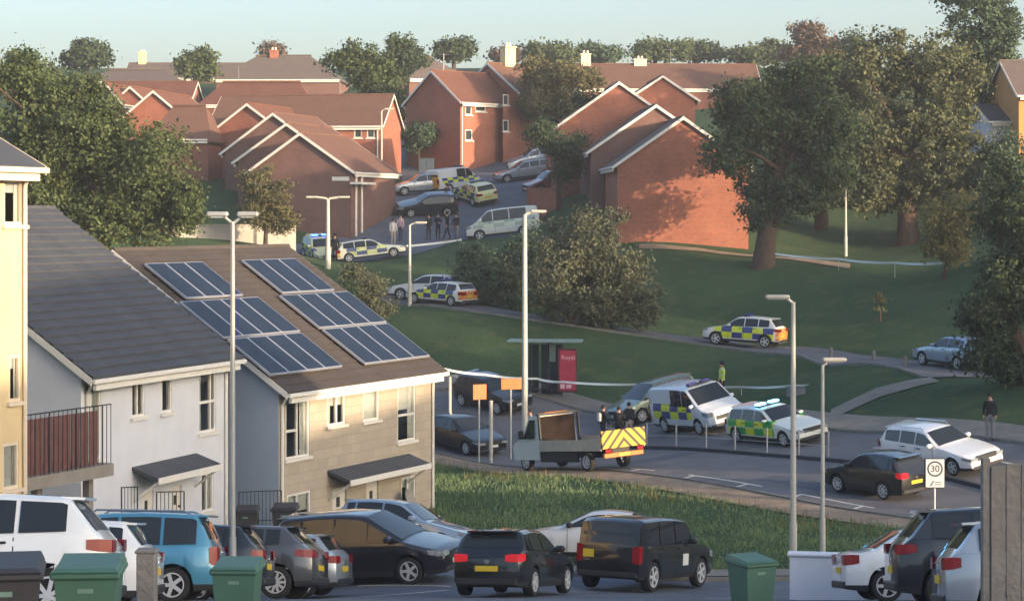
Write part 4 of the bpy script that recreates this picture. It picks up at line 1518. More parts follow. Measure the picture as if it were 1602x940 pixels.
class CarShape:
    """body shape from a handful of side-view measurements; x forward, y to the left, z up"""

    def __init__(s, L=4.3, W=1.78, H=1.48, r=0.315, clear=0.2, xf=None, xr=None, nose=0.70, cowl=(0.75, 0.98), wt=0.05, rt=-1.55, rb=(-1.98, 0.98), tail=0.92,
                 belt=(0.92, 1.0), roofw=0.70, crown=0.03, clad=False, taper=0.16):
        s.L, s.W, s.H, s.r, s.clear = L, W, H, r, clear
        s.xf = L / 2 - 0.86 if xf is None else xf
        s.xr = -L / 2 + 0.80 if xr is None else xr
        s.cowl, s.wt, s.rt, s.rb, s.tail, s.belt, s.roofw = cowl, wt, rt, rb, tail, belt, roofw
        s.clad, s.taper = clad, taper
        h = L / 2
        pts = [(-h, tail - 0.16), (-h + 0.03, tail - 0.03), (rb[0], rb[1]), (rt, H - 0.045), ((wt + rt) / 2 - 0.1, H), ((wt * 0.75 + rt * 0.25), H - 0.008), (wt, H - 0.055),
               (cowl[0], cowl[1]), (h - 0.35, nose + (cowl[1] - nose) * 0.28), (h - 0.07, nose), (h, nose - 0.12)]
        pts.sort()
        xs = np.linspace(-h, h, 400)
        z = np.interp(xs, [p[0] for p in pts], [p[1] for p in pts])
        k = np.ones(15) / 15
        zp = np.pad(z, 7, mode='edge')
        s._x, s._z = xs, np.convolve(zp, k, 'valid')

    def top(s, x):
        return float(np.interp(x, s._x, s._z))

    def beltz(s, x):
        f = (s.cowl[0] - x) / (s.cowl[0] - s.rb[0])
        f = min(max(f, -0.6), 1.3)
        return s.belt[0] + (s.belt[1] - s.belt[0]) * f

    def sh(s, x):
        return min(s.beltz(x), s.top(x) - 0.035)

    def w(s, x):
        e = max(0.0, (abs(x) - (s.L / 2 - 0.75)) / 0.75)
        return s.W / 2 * (1 - s.taper * e ** 2.4)

    def tum(s, x, z):
        b = s.beltz(x)
        f = (z - b) / max(0.2, s.H - b)
        wb = s.w(x) * 0.94
        return wb - (wb - s.roofw * s.W / 2) * max(0, f) ** 1.15

    def bottom(s, x):
        z = s.clear + 0.05 * max(0, (abs(x) - s.L / 2 + 0.4) / 0.4)
        R_ = s.r + 0.065
        for xa in (s.xf, s.xr):
            q = R_ * R_ - (x - xa) ** 2
            if q > 0:
                z = max(z, s.r + math.sqrt(q))
        return z

    def section(s, x):
        zb, t, sh, w = s.bottom(x), s.top(x), s.sh(x), s.w(x)
        c = s.clear
        p = [(w * 0.93, zb), (w * 0.985, max(zb, c + 0.13)), (w, max(zb, c + (sh - c) * 0.55)), (w * 0.99, max(zb, sh - 0.11)), (w * 0.955, max(sh, zb)),
             (min(s.tum(x, sh + 0.02), w * 0.94), sh + 0.006), (s.tum(x, max(sh + 0.012, t - 0.075)), max(sh + 0.012, t - 0.075)), (s.tum(x, t) * 0.93, t - 0.018), (s.tum(x, t) * 0.6, t), (0, t + 0.012)]
        return p

    def body(s):
        h = s.L / 2
        st = set(np.round(np.linspace(-h, h, 34), 3))
        for xa in (s.xf, s.xr):
            R_ = s.r + 0.065
            st |= set(np.round(np.linspace(xa - R_, xa + R_, 17), 3)) | {round(xa - R_ - 0.004, 3), round(xa + R_ + 0.004, 3)}
        st |= {round(-h + 0.015, 3), round(h - 0.015, 3), round(-h + 0.05, 3), round(h - 0.05, 3)}
        st = sorted(x for x in st if -h <= x <= h)
        m = MB()
        n = 10
        rows = []
        for x in st:
            sec = s.section(x)
            k = 1.0
            if abs(x) > h - 0.01:
                k = 0.965
            row = [(x, y * k, z) for y, z in sec] + [(x, -y * k, z) for y, z in sec[-2::-1]]
            rows.append(row)
        N = len(rows[0])
        vs = [p for r_ in rows for p in r_]
        fs, mi = [], []
        for i in range(len(rows) - 1):
            for j in range(N - 1):
                fs.append((i * N + j, i * N + j + 1, (i + 1) * N + j + 1, (i + 1) * N + j))
                mi.append(1 if (j in (0, N - 2) and True) else 0)
            fs.append((i * N + N - 1, i * N, (i + 1) * N, (i + 1) * N + N - 1))
            mi.append(1)
        fs.append(tuple(range(N - 1, -1, -1)))
        mi.append(0)
        fs.append(tuple((len(rows) - 1) * N + j for j in range(N)))
        mi.append(0)
        m.v, m.f, m.m = vs, fs, mi
        return m

    # panels lying on the body surface
    def side_pane(s, sgn, x0, x1, lo=0.035, hi=0.085, n=9):
        m = MB()
        a, b = [], []
        for i in range(n):
            x = x0 + (x1 - x0) * i / (n - 1)
            z0 = s.beltz(x) + lo
            z1 = max(z0 + 0.004, s.top(x) - hi)
            a.append((x, sgn * (s.tum(x, z0) + 0.012), z0))
            b.append((x, sgn * (s.tum(x, z1) + 0.010), z1))
        m.add(a + b, [(i, i + 1, n + i + 1, n + i) if sgn < 0 else (i + 1, i, n + i, n + i + 1) for i in range(n - 1)])
        return m

    def screen(s, x0, x1, inset=0.075, n=9):
        m = MB()
        vs = []
        for i in range(n):
            x = x0 + (x1 - x0) * i / (n - 1)
            t = s.top(x)
            y = max(0.1, s.tum(x, t) * 0.93 - inset * 0.4)
            for k in (-1, -0.6, 0, 0.6, 1):
                vs.append((x, y * k, t + 0.022 - 0.022 * abs(k) ** 3 + (0.004 if abs(k) > .9 else 0)))
        m.add(vs, [(i * 5 + j, i * 5 + j + 1, i * 5 + j + 6, i * 5 + j + 5) for i in range(n - 1) for j in range(4)])
        return m

    def corner_lamp(s, end, sgn, z0, z1, wrap, inner, skew=0.0):
        """lens wrapping a corner: along the side for `wrap` metres, across the end for `inner` metres"""
        m = MB()
        h = s.L / 2
        cols = []
        for f in (1.0, 0.5, 0.0):
            x = end * (h - wrap * f)
            cols.append((x, s.w(x) + 0.006, 0.0 + skew * f))
        we = s.w(end * h) * 0.955
        cols.append((end * (h + 0.014), we, 0))
        cols.append((end * (h + 0.016), we - inner * 0.5, 0))
        cols.append((end * (h + 0.016), we - inner, 0))
        vs = []
        for i, (x, y, sk) in enumerate(cols):
            sq = 0.8 if i in (0, len(cols) - 1) else 1.0
            zc, hz = (z0 + z1) / 2 + sk, (z1 - z0) / 2 * sq
            vs += [(x, sgn * y, zc - hz), (x, sgn * y, zc + hz)]
        n = len(cols)
        m.add(vs, [(2 * i, 2 * i + 2, 2 * i + 3, 2 * i + 1) for i in range(n - 1)])
        return m


def wheel_mesh(r, spokes, key={}):
    k = (round(r, 3), spokes)
    if k in key:
        return key[k]
    wd = 0.11
    m = MB()
    m.lathe([(r * 0.66, -wd), (r * 0.93, -wd), (r, -wd * 0.72), (r, wd * 0.72), (r * 0.93, wd), (r * 0.66, wd), (r * 0.64, wd * 0.3)], 28, 'y', caps=False)
    ty = m.mesh("tyre", M_TYRE, 40)
    rims = []
    m = MB()
    m.lathe([(r * 0.70, wd * 0.55), (r * 0.70, wd * 1.02), (r * 0.63, wd * 1.02), (r * 0.61, wd * 0.45)], 28, 'y', caps=False)
    m.lathe([(r * 0.16, wd * 0.5), (r * 0.15, wd * 0.98), (r * 0.03, wd * 1.0)], 14, 'y')
    for i in range(spokes):
        a = 2 * math.pi * i / spokes
        M = Matrix.Rotation(a, 4, 'Y')
        m.box(r * 0.1, r * 0.66, wd * 0.72, wd * 0.96, -r * (0.075 if spokes > 6 else 0.105), r * (0.075 if spokes > 6 else 0.105), M=M)
    ri = m.mesh("rim", M_RIM, 40)
    m = MB()
    m.lathe([(r * 0.66, wd * 0.05), (r * 0.66, wd * 0.2)], 20, 'y')
    dk = m.mesh("brake_disc", M_PLAS)
    key[k] = (ty, ri, dk)
    return key[k]


SHAPES = {}


def shape(kind, **k):
    if kind not in SHAPES:
        SHAPES[kind] = CarShape(**k)
    return SHAPES[kind]


shape('hatch', L=4.2, W=1.78, H=1.48, cowl=(0.72, 0.98), wt=-0.02, rt=-1.62, rb=(-1.97, 0.99), tail=0.95, belt=(0.92, 1.0))
shape('small', L=3.85, W=1.70, H=1.50, cowl=(0.78, 1.0), wt=0.12, rt=-1.5, rb=(-1.80, 1.0), tail=0.95, belt=(0.95, 1.03), nose=0.74)
shape('suv', L=4.6, W=1.88, H=1.69, r=0.36, clear=0.26, cowl=(0.95, 1.13), wt=0.25, rt=-1.72, rb=(-2.14, 1.13), tail=1.08, belt=(1.07, 1.17), nose=0.88)
shape('crossover', L=4.4, W=1.84, H=1.60, r=0.345, clear=0.24, cowl=(0.88, 1.08), wt=0.15, rt=-1.55, rb=(-2.02, 1.12), tail=1.05, belt=(1.0, 1.16), nose=0.83)
shape('mpv', L=4.6, W=1.84, H=1.66, r=0.325, clear=0.2, cowl=(1.3, 1.03), wt=0.3, rt=-1.82, rb=(-2.17, 1.05), tail=1.0, belt=(0.98, 1.03), nose=0.78)
shape('mpv2', L=4.45, W=1.80, H=1.64, r=0.32, clear=0.2, cowl=(1.15, 1.03), wt=0.3, rt=-1.85, rb=(-2.12, 1.02), tail=0.98, belt=(0.98, 1.02), nose=0.8)
shape('boxy', L=4.75, W=1.92, H=1.86, r=0.385, clear=0.3, cowl=(1.05, 1.2), wt=0.6, rt=-2.26, rb=(-2.35, 1.2), tail=1.17, belt=(1.14, 1.16), nose=1.04, roofw=0.86, taper=0.08)
shape('estate', L=4.75, W=1.82, H=1.47, cowl=(0.85, 0.97), wt=0.1, rt=-1.9, rb=(-2.22, 0.98), tail=0.93, belt=(0.9, 0.97), nose=0.68)
shape('saloon', L=4.6, W=1.8, H=1.46, cowl=(0.95, 0.97), wt=0.15, rt=-1.1, rb=(-1.75, 1.02), tail=0.99, belt=(0.9, 0.98), nose=0.68)
shape('coupe', L=4.3, W=1.8, H=1.44, cowl=(0.8, 1.0), wt=0.0, rt=-1.15, rb=(-1.9, 1.03), tail=0.98, belt=(0.95, 1.06), nose=0.72)
shape('van', L=4.97, W=1.99, H=2.0, r=0.34, clear=0.25, cowl=(1.78, 1.25), wt=0.95, rt=-2.38, rb=(-2.46, 1.15), tail=1.1, belt=(1.16, 1.2), nose=0.98, roofw=0.84, taper=0.09, xf=1.62, xr=-1.32)
shape('bigvan', L=5.3, W=2.02, H=2.35, r=0.35, clear=0.25, cowl=(1.95, 1.3), wt=1.2, rt=-2.5, rb=(-2.62, 1.2), tail=1.15, belt=(1.25, 1.25), nose=1.02, roofw=0.86, taper=0.08, xf=1.75, xr=-1.5)

LENS = {
    'hatch': (0.76, 0.93, 0.22, 0.28, 0.55, 0.72), 'small': (0.78, 0.98, 0.2, 0.28, 0.56, 0.74), 'suv': (0.92, 1.08, 0.32, 0.36, 0.72, 0.9),
    'crossover': (0.86, 1.02, 0.36, 0.4, 0.66, 0.84), 'mpv': (0.8, 1.0, 0.3, 0.3, 0.6, 0.78), 'mpv2': (0.66, 1.0, 0.14, 0.18, 0.6, 0.78),
    'boxy': (0.72, 1.16, 0.12, 0.16, 0.74, 0.96), 'estate': (0.7, 0.92, 0.26, 0.4, 0.52, 0.68), 'saloon': (0.72, 0.92, 0.26, 0.36, 0.52, 0.68),
    'coupe': (0.76, 0.92, 0.3, 0.42, 0.54, 0.7), 'van': (0.75, 1.2, 0.05, 0.13, 0.74, 0.98), 'bigvan': (0.75, 1.2, 0.05, 0.13, 0.76, 1.0)}
BODY = {}


def seat_on_ground(root, x, y, yaw, wb=2.6, tw=1.5, off=0.05):
    f = Vector((math.cos(yaw), math.sin(yaw), 0))
    l_ = Vector((-f.y, f.x, 0))
    def G(a, b):
        p = Vector((x, y, 0)) + f * a + l_ * b
        return g(p.x, p.y)
    zf, zr = (G(wb / 2, tw / 2) + G(wb / 2, -tw / 2)) / 2, (G(-wb / 2, tw / 2) + G(-wb / 2, -tw / 2)) / 2
    zl, zr2 = (G(wb / 2, tw / 2) + G(-wb / 2, tw / 2)) / 2, (G(wb / 2, -tw / 2) + G(-wb / 2, -tw / 2)) / 2
    fx = Vector((f.x, f.y, (zf - zr) / wb)).normalized()
    ly = Vector((l_.x, l_.y, (zl - zr2) / tw)).normalized()
    up = fx.cross(ly).normalized()
    ly = up.cross(fx)
    M = Matrix((fx, ly, up)).transposed()
    root.location = (x, y, (zf + zr) / 2 + off)
    root.rotation_euler = M.to_euler()


def car(name, label, kind, pm, px, d, yaw, cat='car', group=None, spokes=5, rails=False, lightbar=None, tail_on=False, plate_r='y', detail=2, plate_y=0.0, sticker=False, handles=True, rear_glass=True, side=True, panes=None, off=0.06, x=None, tails=True, rx=None, lx=None, scale=1.0):
    S = SHAPES[kind]
    root = thing(name, label, cat, (0, 0, 0), 0, group)
    X = (px - 801) / FPX * d if x is None else x
    ext = S.L / 2 * abs(math.cos(R(yaw))) + S.W / 2 * abs(math.sin(R(yaw)))
    ext *= scale
    root.scale = (scale, scale, scale)
    if rx is not None:                      # right-hand end of the car seen at column rx
        X = (rx - 801) / FPX * d - ext
    if lx is not None:
        X = (lx - 801) / FPX * d + ext
    seat_on_ground(root, X, d, R(yaw), S.xf - S.xr, S.W * 0.85, off)
    key = (kind, pm.name)
    if key not in BODY:
        BODY[key] = S.body().mesh("body", [pm, M_PLAS], 38)
    link("body", BODY[key], root)
    # glass
    xc, xw = S.cowl[0], S.wt
    if ('ws', kind) not in BODY:
        BODY[('ws', kind)] = S.screen(xc - 0.02, xw + 0.05).mesh("windscreen", M_GLASS, 60)
        BODY[('rw', kind)] = S.screen(S.rt - 0.06, S.rb[0] + 0.05, 0.1).mesh("rear_window", M_GLASS, 60)
    link("windscreen", BODY[('ws', kind)], root)
    if rear_glass:
        link("rear_window", BODY[('rw', kind)], root)
    xa = xc - 0.28
    xe = S.rt - 0.02
    if panes is None:
        panes = {'hatch': (0.0, .47, .86, 1.0), 'small': (0.0, .52, .93), 'suv': (0.0, .38, .72, 1.0), 'crossover': (0, .42, .8, .97), 'mpv': (0.02, .2, .5, .8, 1.0), 'mpv2': (.02, .18, .47, .76, 1.0),
                 'boxy': (0.0, .32, .64, 1.0), 'estate': (0, .36, .68, 1.0), 'saloon': (0, .48, .95), 'coupe': (0, .6, 1.0), 'van': (0.02, .25), 'bigvan': (0.02, .22)}[kind]
    for sg in (-1, 1):
        for a, b in zip(panes[:-1], panes[1:]):
            x0, x1 = xa + (xe - xa) * a - 0.03, xa + (xe - xa) * b + 0.03
            kk = ('sp', kind, sg, a, b)
            if kk not in BODY:
                BODY[kk] = S.side_pane(sg, x0, x1).mesh("side_window", M_GLASS)
            link("side_window", BODY[kk], root)
        # doors: gaps and handles
        for a in panes[:3] if kind not in ('van', 'bigvan') else (0.0, .25, .62):
            m = MB()
            x0 = xa + (xe - xa) * a + 0.03
            zs = np.linspace(max(S.clear + 0.14, S.bottom(x0) + .02), S.sh(x0) - 0.02, 6)
            vs = []
            for z in zs:
                yy = np.interp(z, [S.section(x0)[i][1] for i in range(1, 5)], [S.section(x0)[i][0] for i in range(1, 5)])
                vs += [(x0 - 0.008, sg * (yy + 0.005), z), (x0 + 0.008, sg * (yy + 0.005), z)]
            m.add(vs, [(2 * i, 2 * i + 1, 2 * i + 3, 2 * i + 2) for i in range(5)])
            m.build("door_gap", M_SEAM, root)
        if detail > 1 and handles:
            for a in panes[1:3]:
                x0 = xa + (xe - xa) * a + 0.12
                m = MB()
                z0 = S.sh(x0) - 0.1
                m.bbox(x0, x0 + 0.2, min(sg * (S.w(x0) - .02), sg * (S.w(x0) + 0.025)), max(sg * (S.w(x0) - .02), sg * (S.w(x0) + 0.025)), z0, z0 + 0.035, 0.01)
                m.build("door_handle", pm if detail > 2 else M_PLAS, root)
        # mirror
        m = MB()
        x0 = xc - 0.33
        y0 = S.tum(x0, S.beltz(x0)) + 0.02
        ya, yb = sg * (y0 - 0.04), sg * (y0 + 0.2)
        m.bbox(x0 - 0.06, x0 + 0.1, min(ya, yb), max(ya, yb), S.beltz(x0) + 0.02, S.beltz(x0) + 0.17, 0.045)
        m.build("mirror", pm if pm not in (P_PEARL,) else M_PLAS, root)
        z0, z1, wr_, inn, h0, h1 = LENS[kind]
        if tails:
            S.corner_lamp(-1, sg, z0, z1, wr_, inn, 0.02).build("tail_light", M_TAIL_ON if tail_on else M_TAIL, root)
        S.corner_lamp(1, sg, h0 + 0.03, h1 - 0.02, 0.36, 0.27, 0.05).build("headlight", M_HEAD, root)
        if rails:
            m = MB()
            x0, x1 = S.wt - 0.15, S.rt + 0.15
            m.tube([(x0, sg * S.tum(x0, S.H) * 0.95, S.top(x0) + 0.005), (x0 - .12, sg * S.tum(x0, S.H) * 0.95, S.H + 0.045), (x1 + .12, sg * S.tum(x1, S.H) * 0.95, S.top(x1) + 0.05), (x1, sg * S.tum(x1, S.H) * 0.95, S.top(x1))], 0.022, 6)
            m.build("roof_rail", M_CHROME if pm not in (P_BLACK, P_NAVY) else M_PLAS, root)
    h = S.L / 2
    # plates, bumper mouldings, grille, spoiler
    m = MB()
    zc = S.r + 0.30 if kind not in ('van', 'bigvan', 'boxy') else 0.78
    m.box(-h - 0.02, -h - 0.004, plate_y - (0.26 if not plate_y else 0.15), plate_y + (0.26 if not plate_y else 0.15), zc - (0.06 if not plate_y else -0.05), zc + (0.06 if not plate_y else 0.25))
    m.build("number_plate", M_PLATE_Y if plate_r == 'y' else M_PLATE_W, root)
    m = MB()
    m.box(h + 0.002, h + 0.018, -0.26, 0.26, S.clear + 0.2, S.clear + 0.31)
    m.build("number_plate", M_PLATE_W, root)
    m = MB()
    m.bbox(h - 0.05, h + 0.012, -S.W * 0.26, S.W * 0.26, S.clear + 0.33, S.clear + 0.50, 0.01)
    m.build("grille", M_PLAS, root)
    m = MB()
    we = S.w(h) * 0.93
    m.bbox(-h - 0.035, -h + 0.1, -we, we, S.clear + 0.06, S.clear + 0.20, 0.02)
    m.build("rear_bumper", M_PLAS, root)
    m = MB()
    m.bbox(h - 0.1, h + 0.02, -we, we, S.clear + 0.04, S.clear + 0.16, 0.02)
    m.build("front_bumper", M_PLAS, root)
    if kind in ('hatch', 'small', 'suv', 'crossover', 'mpv', 'mpv2', 'estate'):
        m = MB()
        x0 = S.rt + 0.02
        yy = S.tum(x0, S.H) * 0.88
        z0 = S.top(x0)
        m.add([(x0 + .1, -yy, z0 - .02), (x0 + .1, yy, z0 - .02), (x0 - 0.2, yy, z0 - 0.03), (x0 - 0.2, -yy, z0 - 0.03),
               (x0 + .1, -yy, z0 + .02), (x0 + .1, yy, z0 + .02), (x0 - 0.22, yy, z0 + 0.005), (x0 - 0.22, -yy, z0 + 0.005)],
              [(3, 2, 1, 0), (4, 5, 6, 7), (0, 1, 5, 4), (1, 2, 6, 5), (2, 3, 7, 6), (3, 0, 4, 7)])
        m.build("spoiler", pm, root)
    if kind in ('hatch', 'small', 'suv', 'crossover', 'estate', 'mpv', 'mpv2', 'saloon') and not lightbar:
        m = MB()
        m.lathe([(0.055, -h - 0.022), (0.06, -h - 0.01)], 14, 'y', M=Matrix.Translation((0, 0, S.tail - 0.19)) @ Matrix.Rotation(R(-90), 4, 'Z'))
        m.build("badge", M_CHROME, root)
    if sticker:
        m = MB()
        m.box(0.2, 0.55, -S.W / 2 - 0.012, -S.W / 2 - 0.004, 0.62, 0.92)
        m.build("door_sticker", M_PLATE_W, root)
    if lightbar:
        m = MB()
        z = S.H
        x0 = S.wt - 0.45 if kind not in ('van', 'bigvan') else S.wt - 0.25
        m.bbox(x0 - 0.15, x0 + 0.15, -0.55, 0.55, z - 0.005, z + 0.05, 0.02)
        lb = m.build("light_bar", M_PLAS, root)
        for sg in (-1, 1):
            m = MB()
            a, b = sorted((sg * 0.12, sg * 0.56))
            m.bbox(x0 - 0.14, x0 + 0.14, a, b, z + 0.05, z + 0.12, 0.03)
            m.build("beacon", {'on': M_BLUE_LED, 'cyan': M_CYAN_LED, 'off': M_BLUE_OFF}[lightbar], lb)
    # wheels
    ty, ri, dk = wheel_mesh(S.r, spokes)
    for xa_ in (S.xf, S.xr):
        for sg in (-1, 1):
            w = link("wheel", ty, root)
            w.location = (xa_, sg * (S.W / 2 - 0.125), S.r)
            if sg < 0:
                w.rotation_euler = (0, 0, math.pi)
            link("rim", ri, w)
            link("brake_disc", dk, w)
    return root


G_PARK = "cars parked in the near car park"
# near car park, left row (tails towards the lane)
car("parked_car", "big white SUV at the bottom left corner, nearest of the left row", 'suv', P_WHITE, 0, 32.6, 183, group=G_PARK, spokes=7, rx=187, scale=1.09)
car("parked_car", "second white car, between the big white SUV and the teal car", 'hatch', P_WHITE, 0, 37.5, 181, group=G_PARK, rx=247)
car("parked_car", "teal blue people carrier in the left row", 'mpv2', P_TEAL, 0, 41.5, 179, group=G_PARK, rails=True, rx=350)
car("parked_car", "dark hatchback half hidden behind the green bin and lamp post", 'hatch', P_NAVY, 0, 45.3, 177, group=G_PARK, rx=425)
car("parked_car", "dark grey crossover with silver many-spoke wheels", 'crossover', P_GREY, 0, 49.3, 172, group=G_PARK, spokes=10, rx=513)
car("parked_car", "silver hatchback behind the dark grey crossover", 'hatch', P_SILVER, 0, 53, 170, group=G_PARK, rx=553)
car("parked_car", "dark people carrier parked side-on in front of the tan house", 'mpv', P_AUB, 0, 56.5, -19, group=G_PARK, spokes=5, rx=738, scale=1.06)
car("parked_car", "pale blue-silver car behind the dark people carrier", 'hatch', P_SILVB, 0, 62, -20, group=G_PARK, off=0.1, rx=768)
car("parked_car", "black hatchback with yellow rear plate in the centre of the car park", 'hatch', P_BLACK, 0, 51, 72, group=G_PARK, tail_on=True, lx=704)
car("parked_car", "white coupe-like car behind the black four by four", 'coupe', P_PEARL, 0, 62, 172, group=G_PARK, off=0.1, lx=796)
car("parked_car", "big black four by four with its upright tail towards us", 'boxy', P_BLACK, 0, 56, 62, group=G_PARK, spokes=5, lx=893, plate_y=0.55, sticker=True, scale=0.95)
# right
car("parked_car", "white hatchback tail beside the white wall, bottom right", 'saloon', P_WHITE, 0, 42, 2, group=G_PARK, lx=1310, scale=0.93)
car("parked_car", "black car with red tail lamp at the bottom right", 'suv', P_NAVY, 0, 37.5, -2, group=G_PARK, lx=1393)
car("parked_car", "silver car partly hidden by the wooden fence", 'hatch', P_SILVER, 0, 32.5, -3, group=G_PARK, lx=1467)
# main road
G_ROAD = "vehicles on the main road"
car("dark_car", "black car behind the white post beside the tan house", 'saloon', P_BLACK, 0, 100.5, -52, group=G_ROAD, rx=797)
car("dark_car", "black SUV stopped by the orange signs and bus shelter", 'suv', P_BLACK, 0, 107, -50, group=G_ROAD, rx=838, scale=0.92)
car("grey_car", "grey-green car with its bonnet to the left, behind the walkers", 'mpv', P_GREEN, 0, 104, 214, group=G_ROAD, spokes=7, lx=945)
car("police_van", "white police van with yellow and blue squares on the main road", 'van', V_VAN, 0, 97.5, -64, 'van', group=G_ROAD, lightbar='off', panes=(0.02, .25, .5), rx=1166)
car("response_car", "green and yellow squared emergency car with pale blue lights on", 'estate', V_AMB, 0, 91.5, -58, group=G_ROAD, lightbar='cyan', rx=1294)
car("white_car", "white estate car beside the standing person in black", 'estate', P_WHITE, 0, 80.5, -57, group=G_ROAD, rails=True, rx=1562)
car("dark_car", "black small hatchback with lit tail lamps in front of the speed sign", 'small', P_BLACK, 0, 77.3, 126, group=G_ROAD, tail_on=True, spokes=7, lx=1289)
# hill
G_HILL = "vehicles on the hillside lane"
car("police_car", "police SUV with yellow and blue squares on the lane below the lawn", 'suv', V_SUV, 0, 118, 155, 'police car', group=G_HILL, lightbar='off', tails=True, lx=1097, scale=0.92)
car("silver_car", "silver car on the lane by the right edge tree", 'hatch', P_SILVB, 0, 104, 118, group=G_HILL, lx=1432)
car("white_car", "white car on the lane behind the squared police car, left of the bush", 'hatch', P_PEARL, 0, 127.5, 162, group=G_HILL, lx=604)
car("police_car", "police car with yellow and blue squares in front of the white car", 'estate', V_POL, 0, 124.3, 140, 'police car', group=G_HILL, lightbar='off', rx=750, scale=0.88)
# upper street
G_UP = "vehicles in the upper street"
car("police_car", "pale yellow police estate side-on at the cordon tape", 'estate', V_POL_PALE, 0, 140, 6, 'police car', group=G_UP, lightbar='off', rx=637, scale=0.9)
car("police_car", "police car with blue lights lit behind the white lamp post", 'hatch', V_YEL, 503, 142.5, -70, 'police car', group=G_UP, lightbar='on')
car("police_van", "police van with orange striped tail higher up the street", 'van', V_VAN2, 0, 166, 44, 'van', group=G_UP, lightbar='off', panes=(0.02, .22, .48), lx=664, scale=0.88)
car("silver_car", "silver car left of the striped police van", 'hatch', P_SILVER, 655, 165, 195, group=G_UP)
car("police_car", "yellow-tailed police car right of the striped van", 'hatch', V_YEL, 744, 159, 118, 'police car', group=G_UP, lightbar='off')
car("silver_car", "pale silver car below the small dark tree on the right of the street", 'estate', P_SILVER, 822, 172, 188, group=G_UP)
car("silver_car", "further pale car just behind the silver car by the small dark tree", 'hatch', P_SILVB, 835, 178, 186, group=G_UP)
car("dark_car", "dark car at the head of the street under the shaded gable", 'hatch', P_NAVY, 700, 190, 186, group=G_UP)
car("dark_car", "dark car in the shade behind the group of people", 'hatch', P_NAVY, 668, 156, 190, group=G_UP)
car("pale_van", "pale van beside the dark bush at the street corner", 'van', V_TRANS, 790, 149.5, 178, 'van', group=G_UP, panes=(0.02, .22, .5, .8))
car("red_car", "dull red car in front of the lit gable foot", 'small', P_RED, 862, 160, 200, group=G_UP)


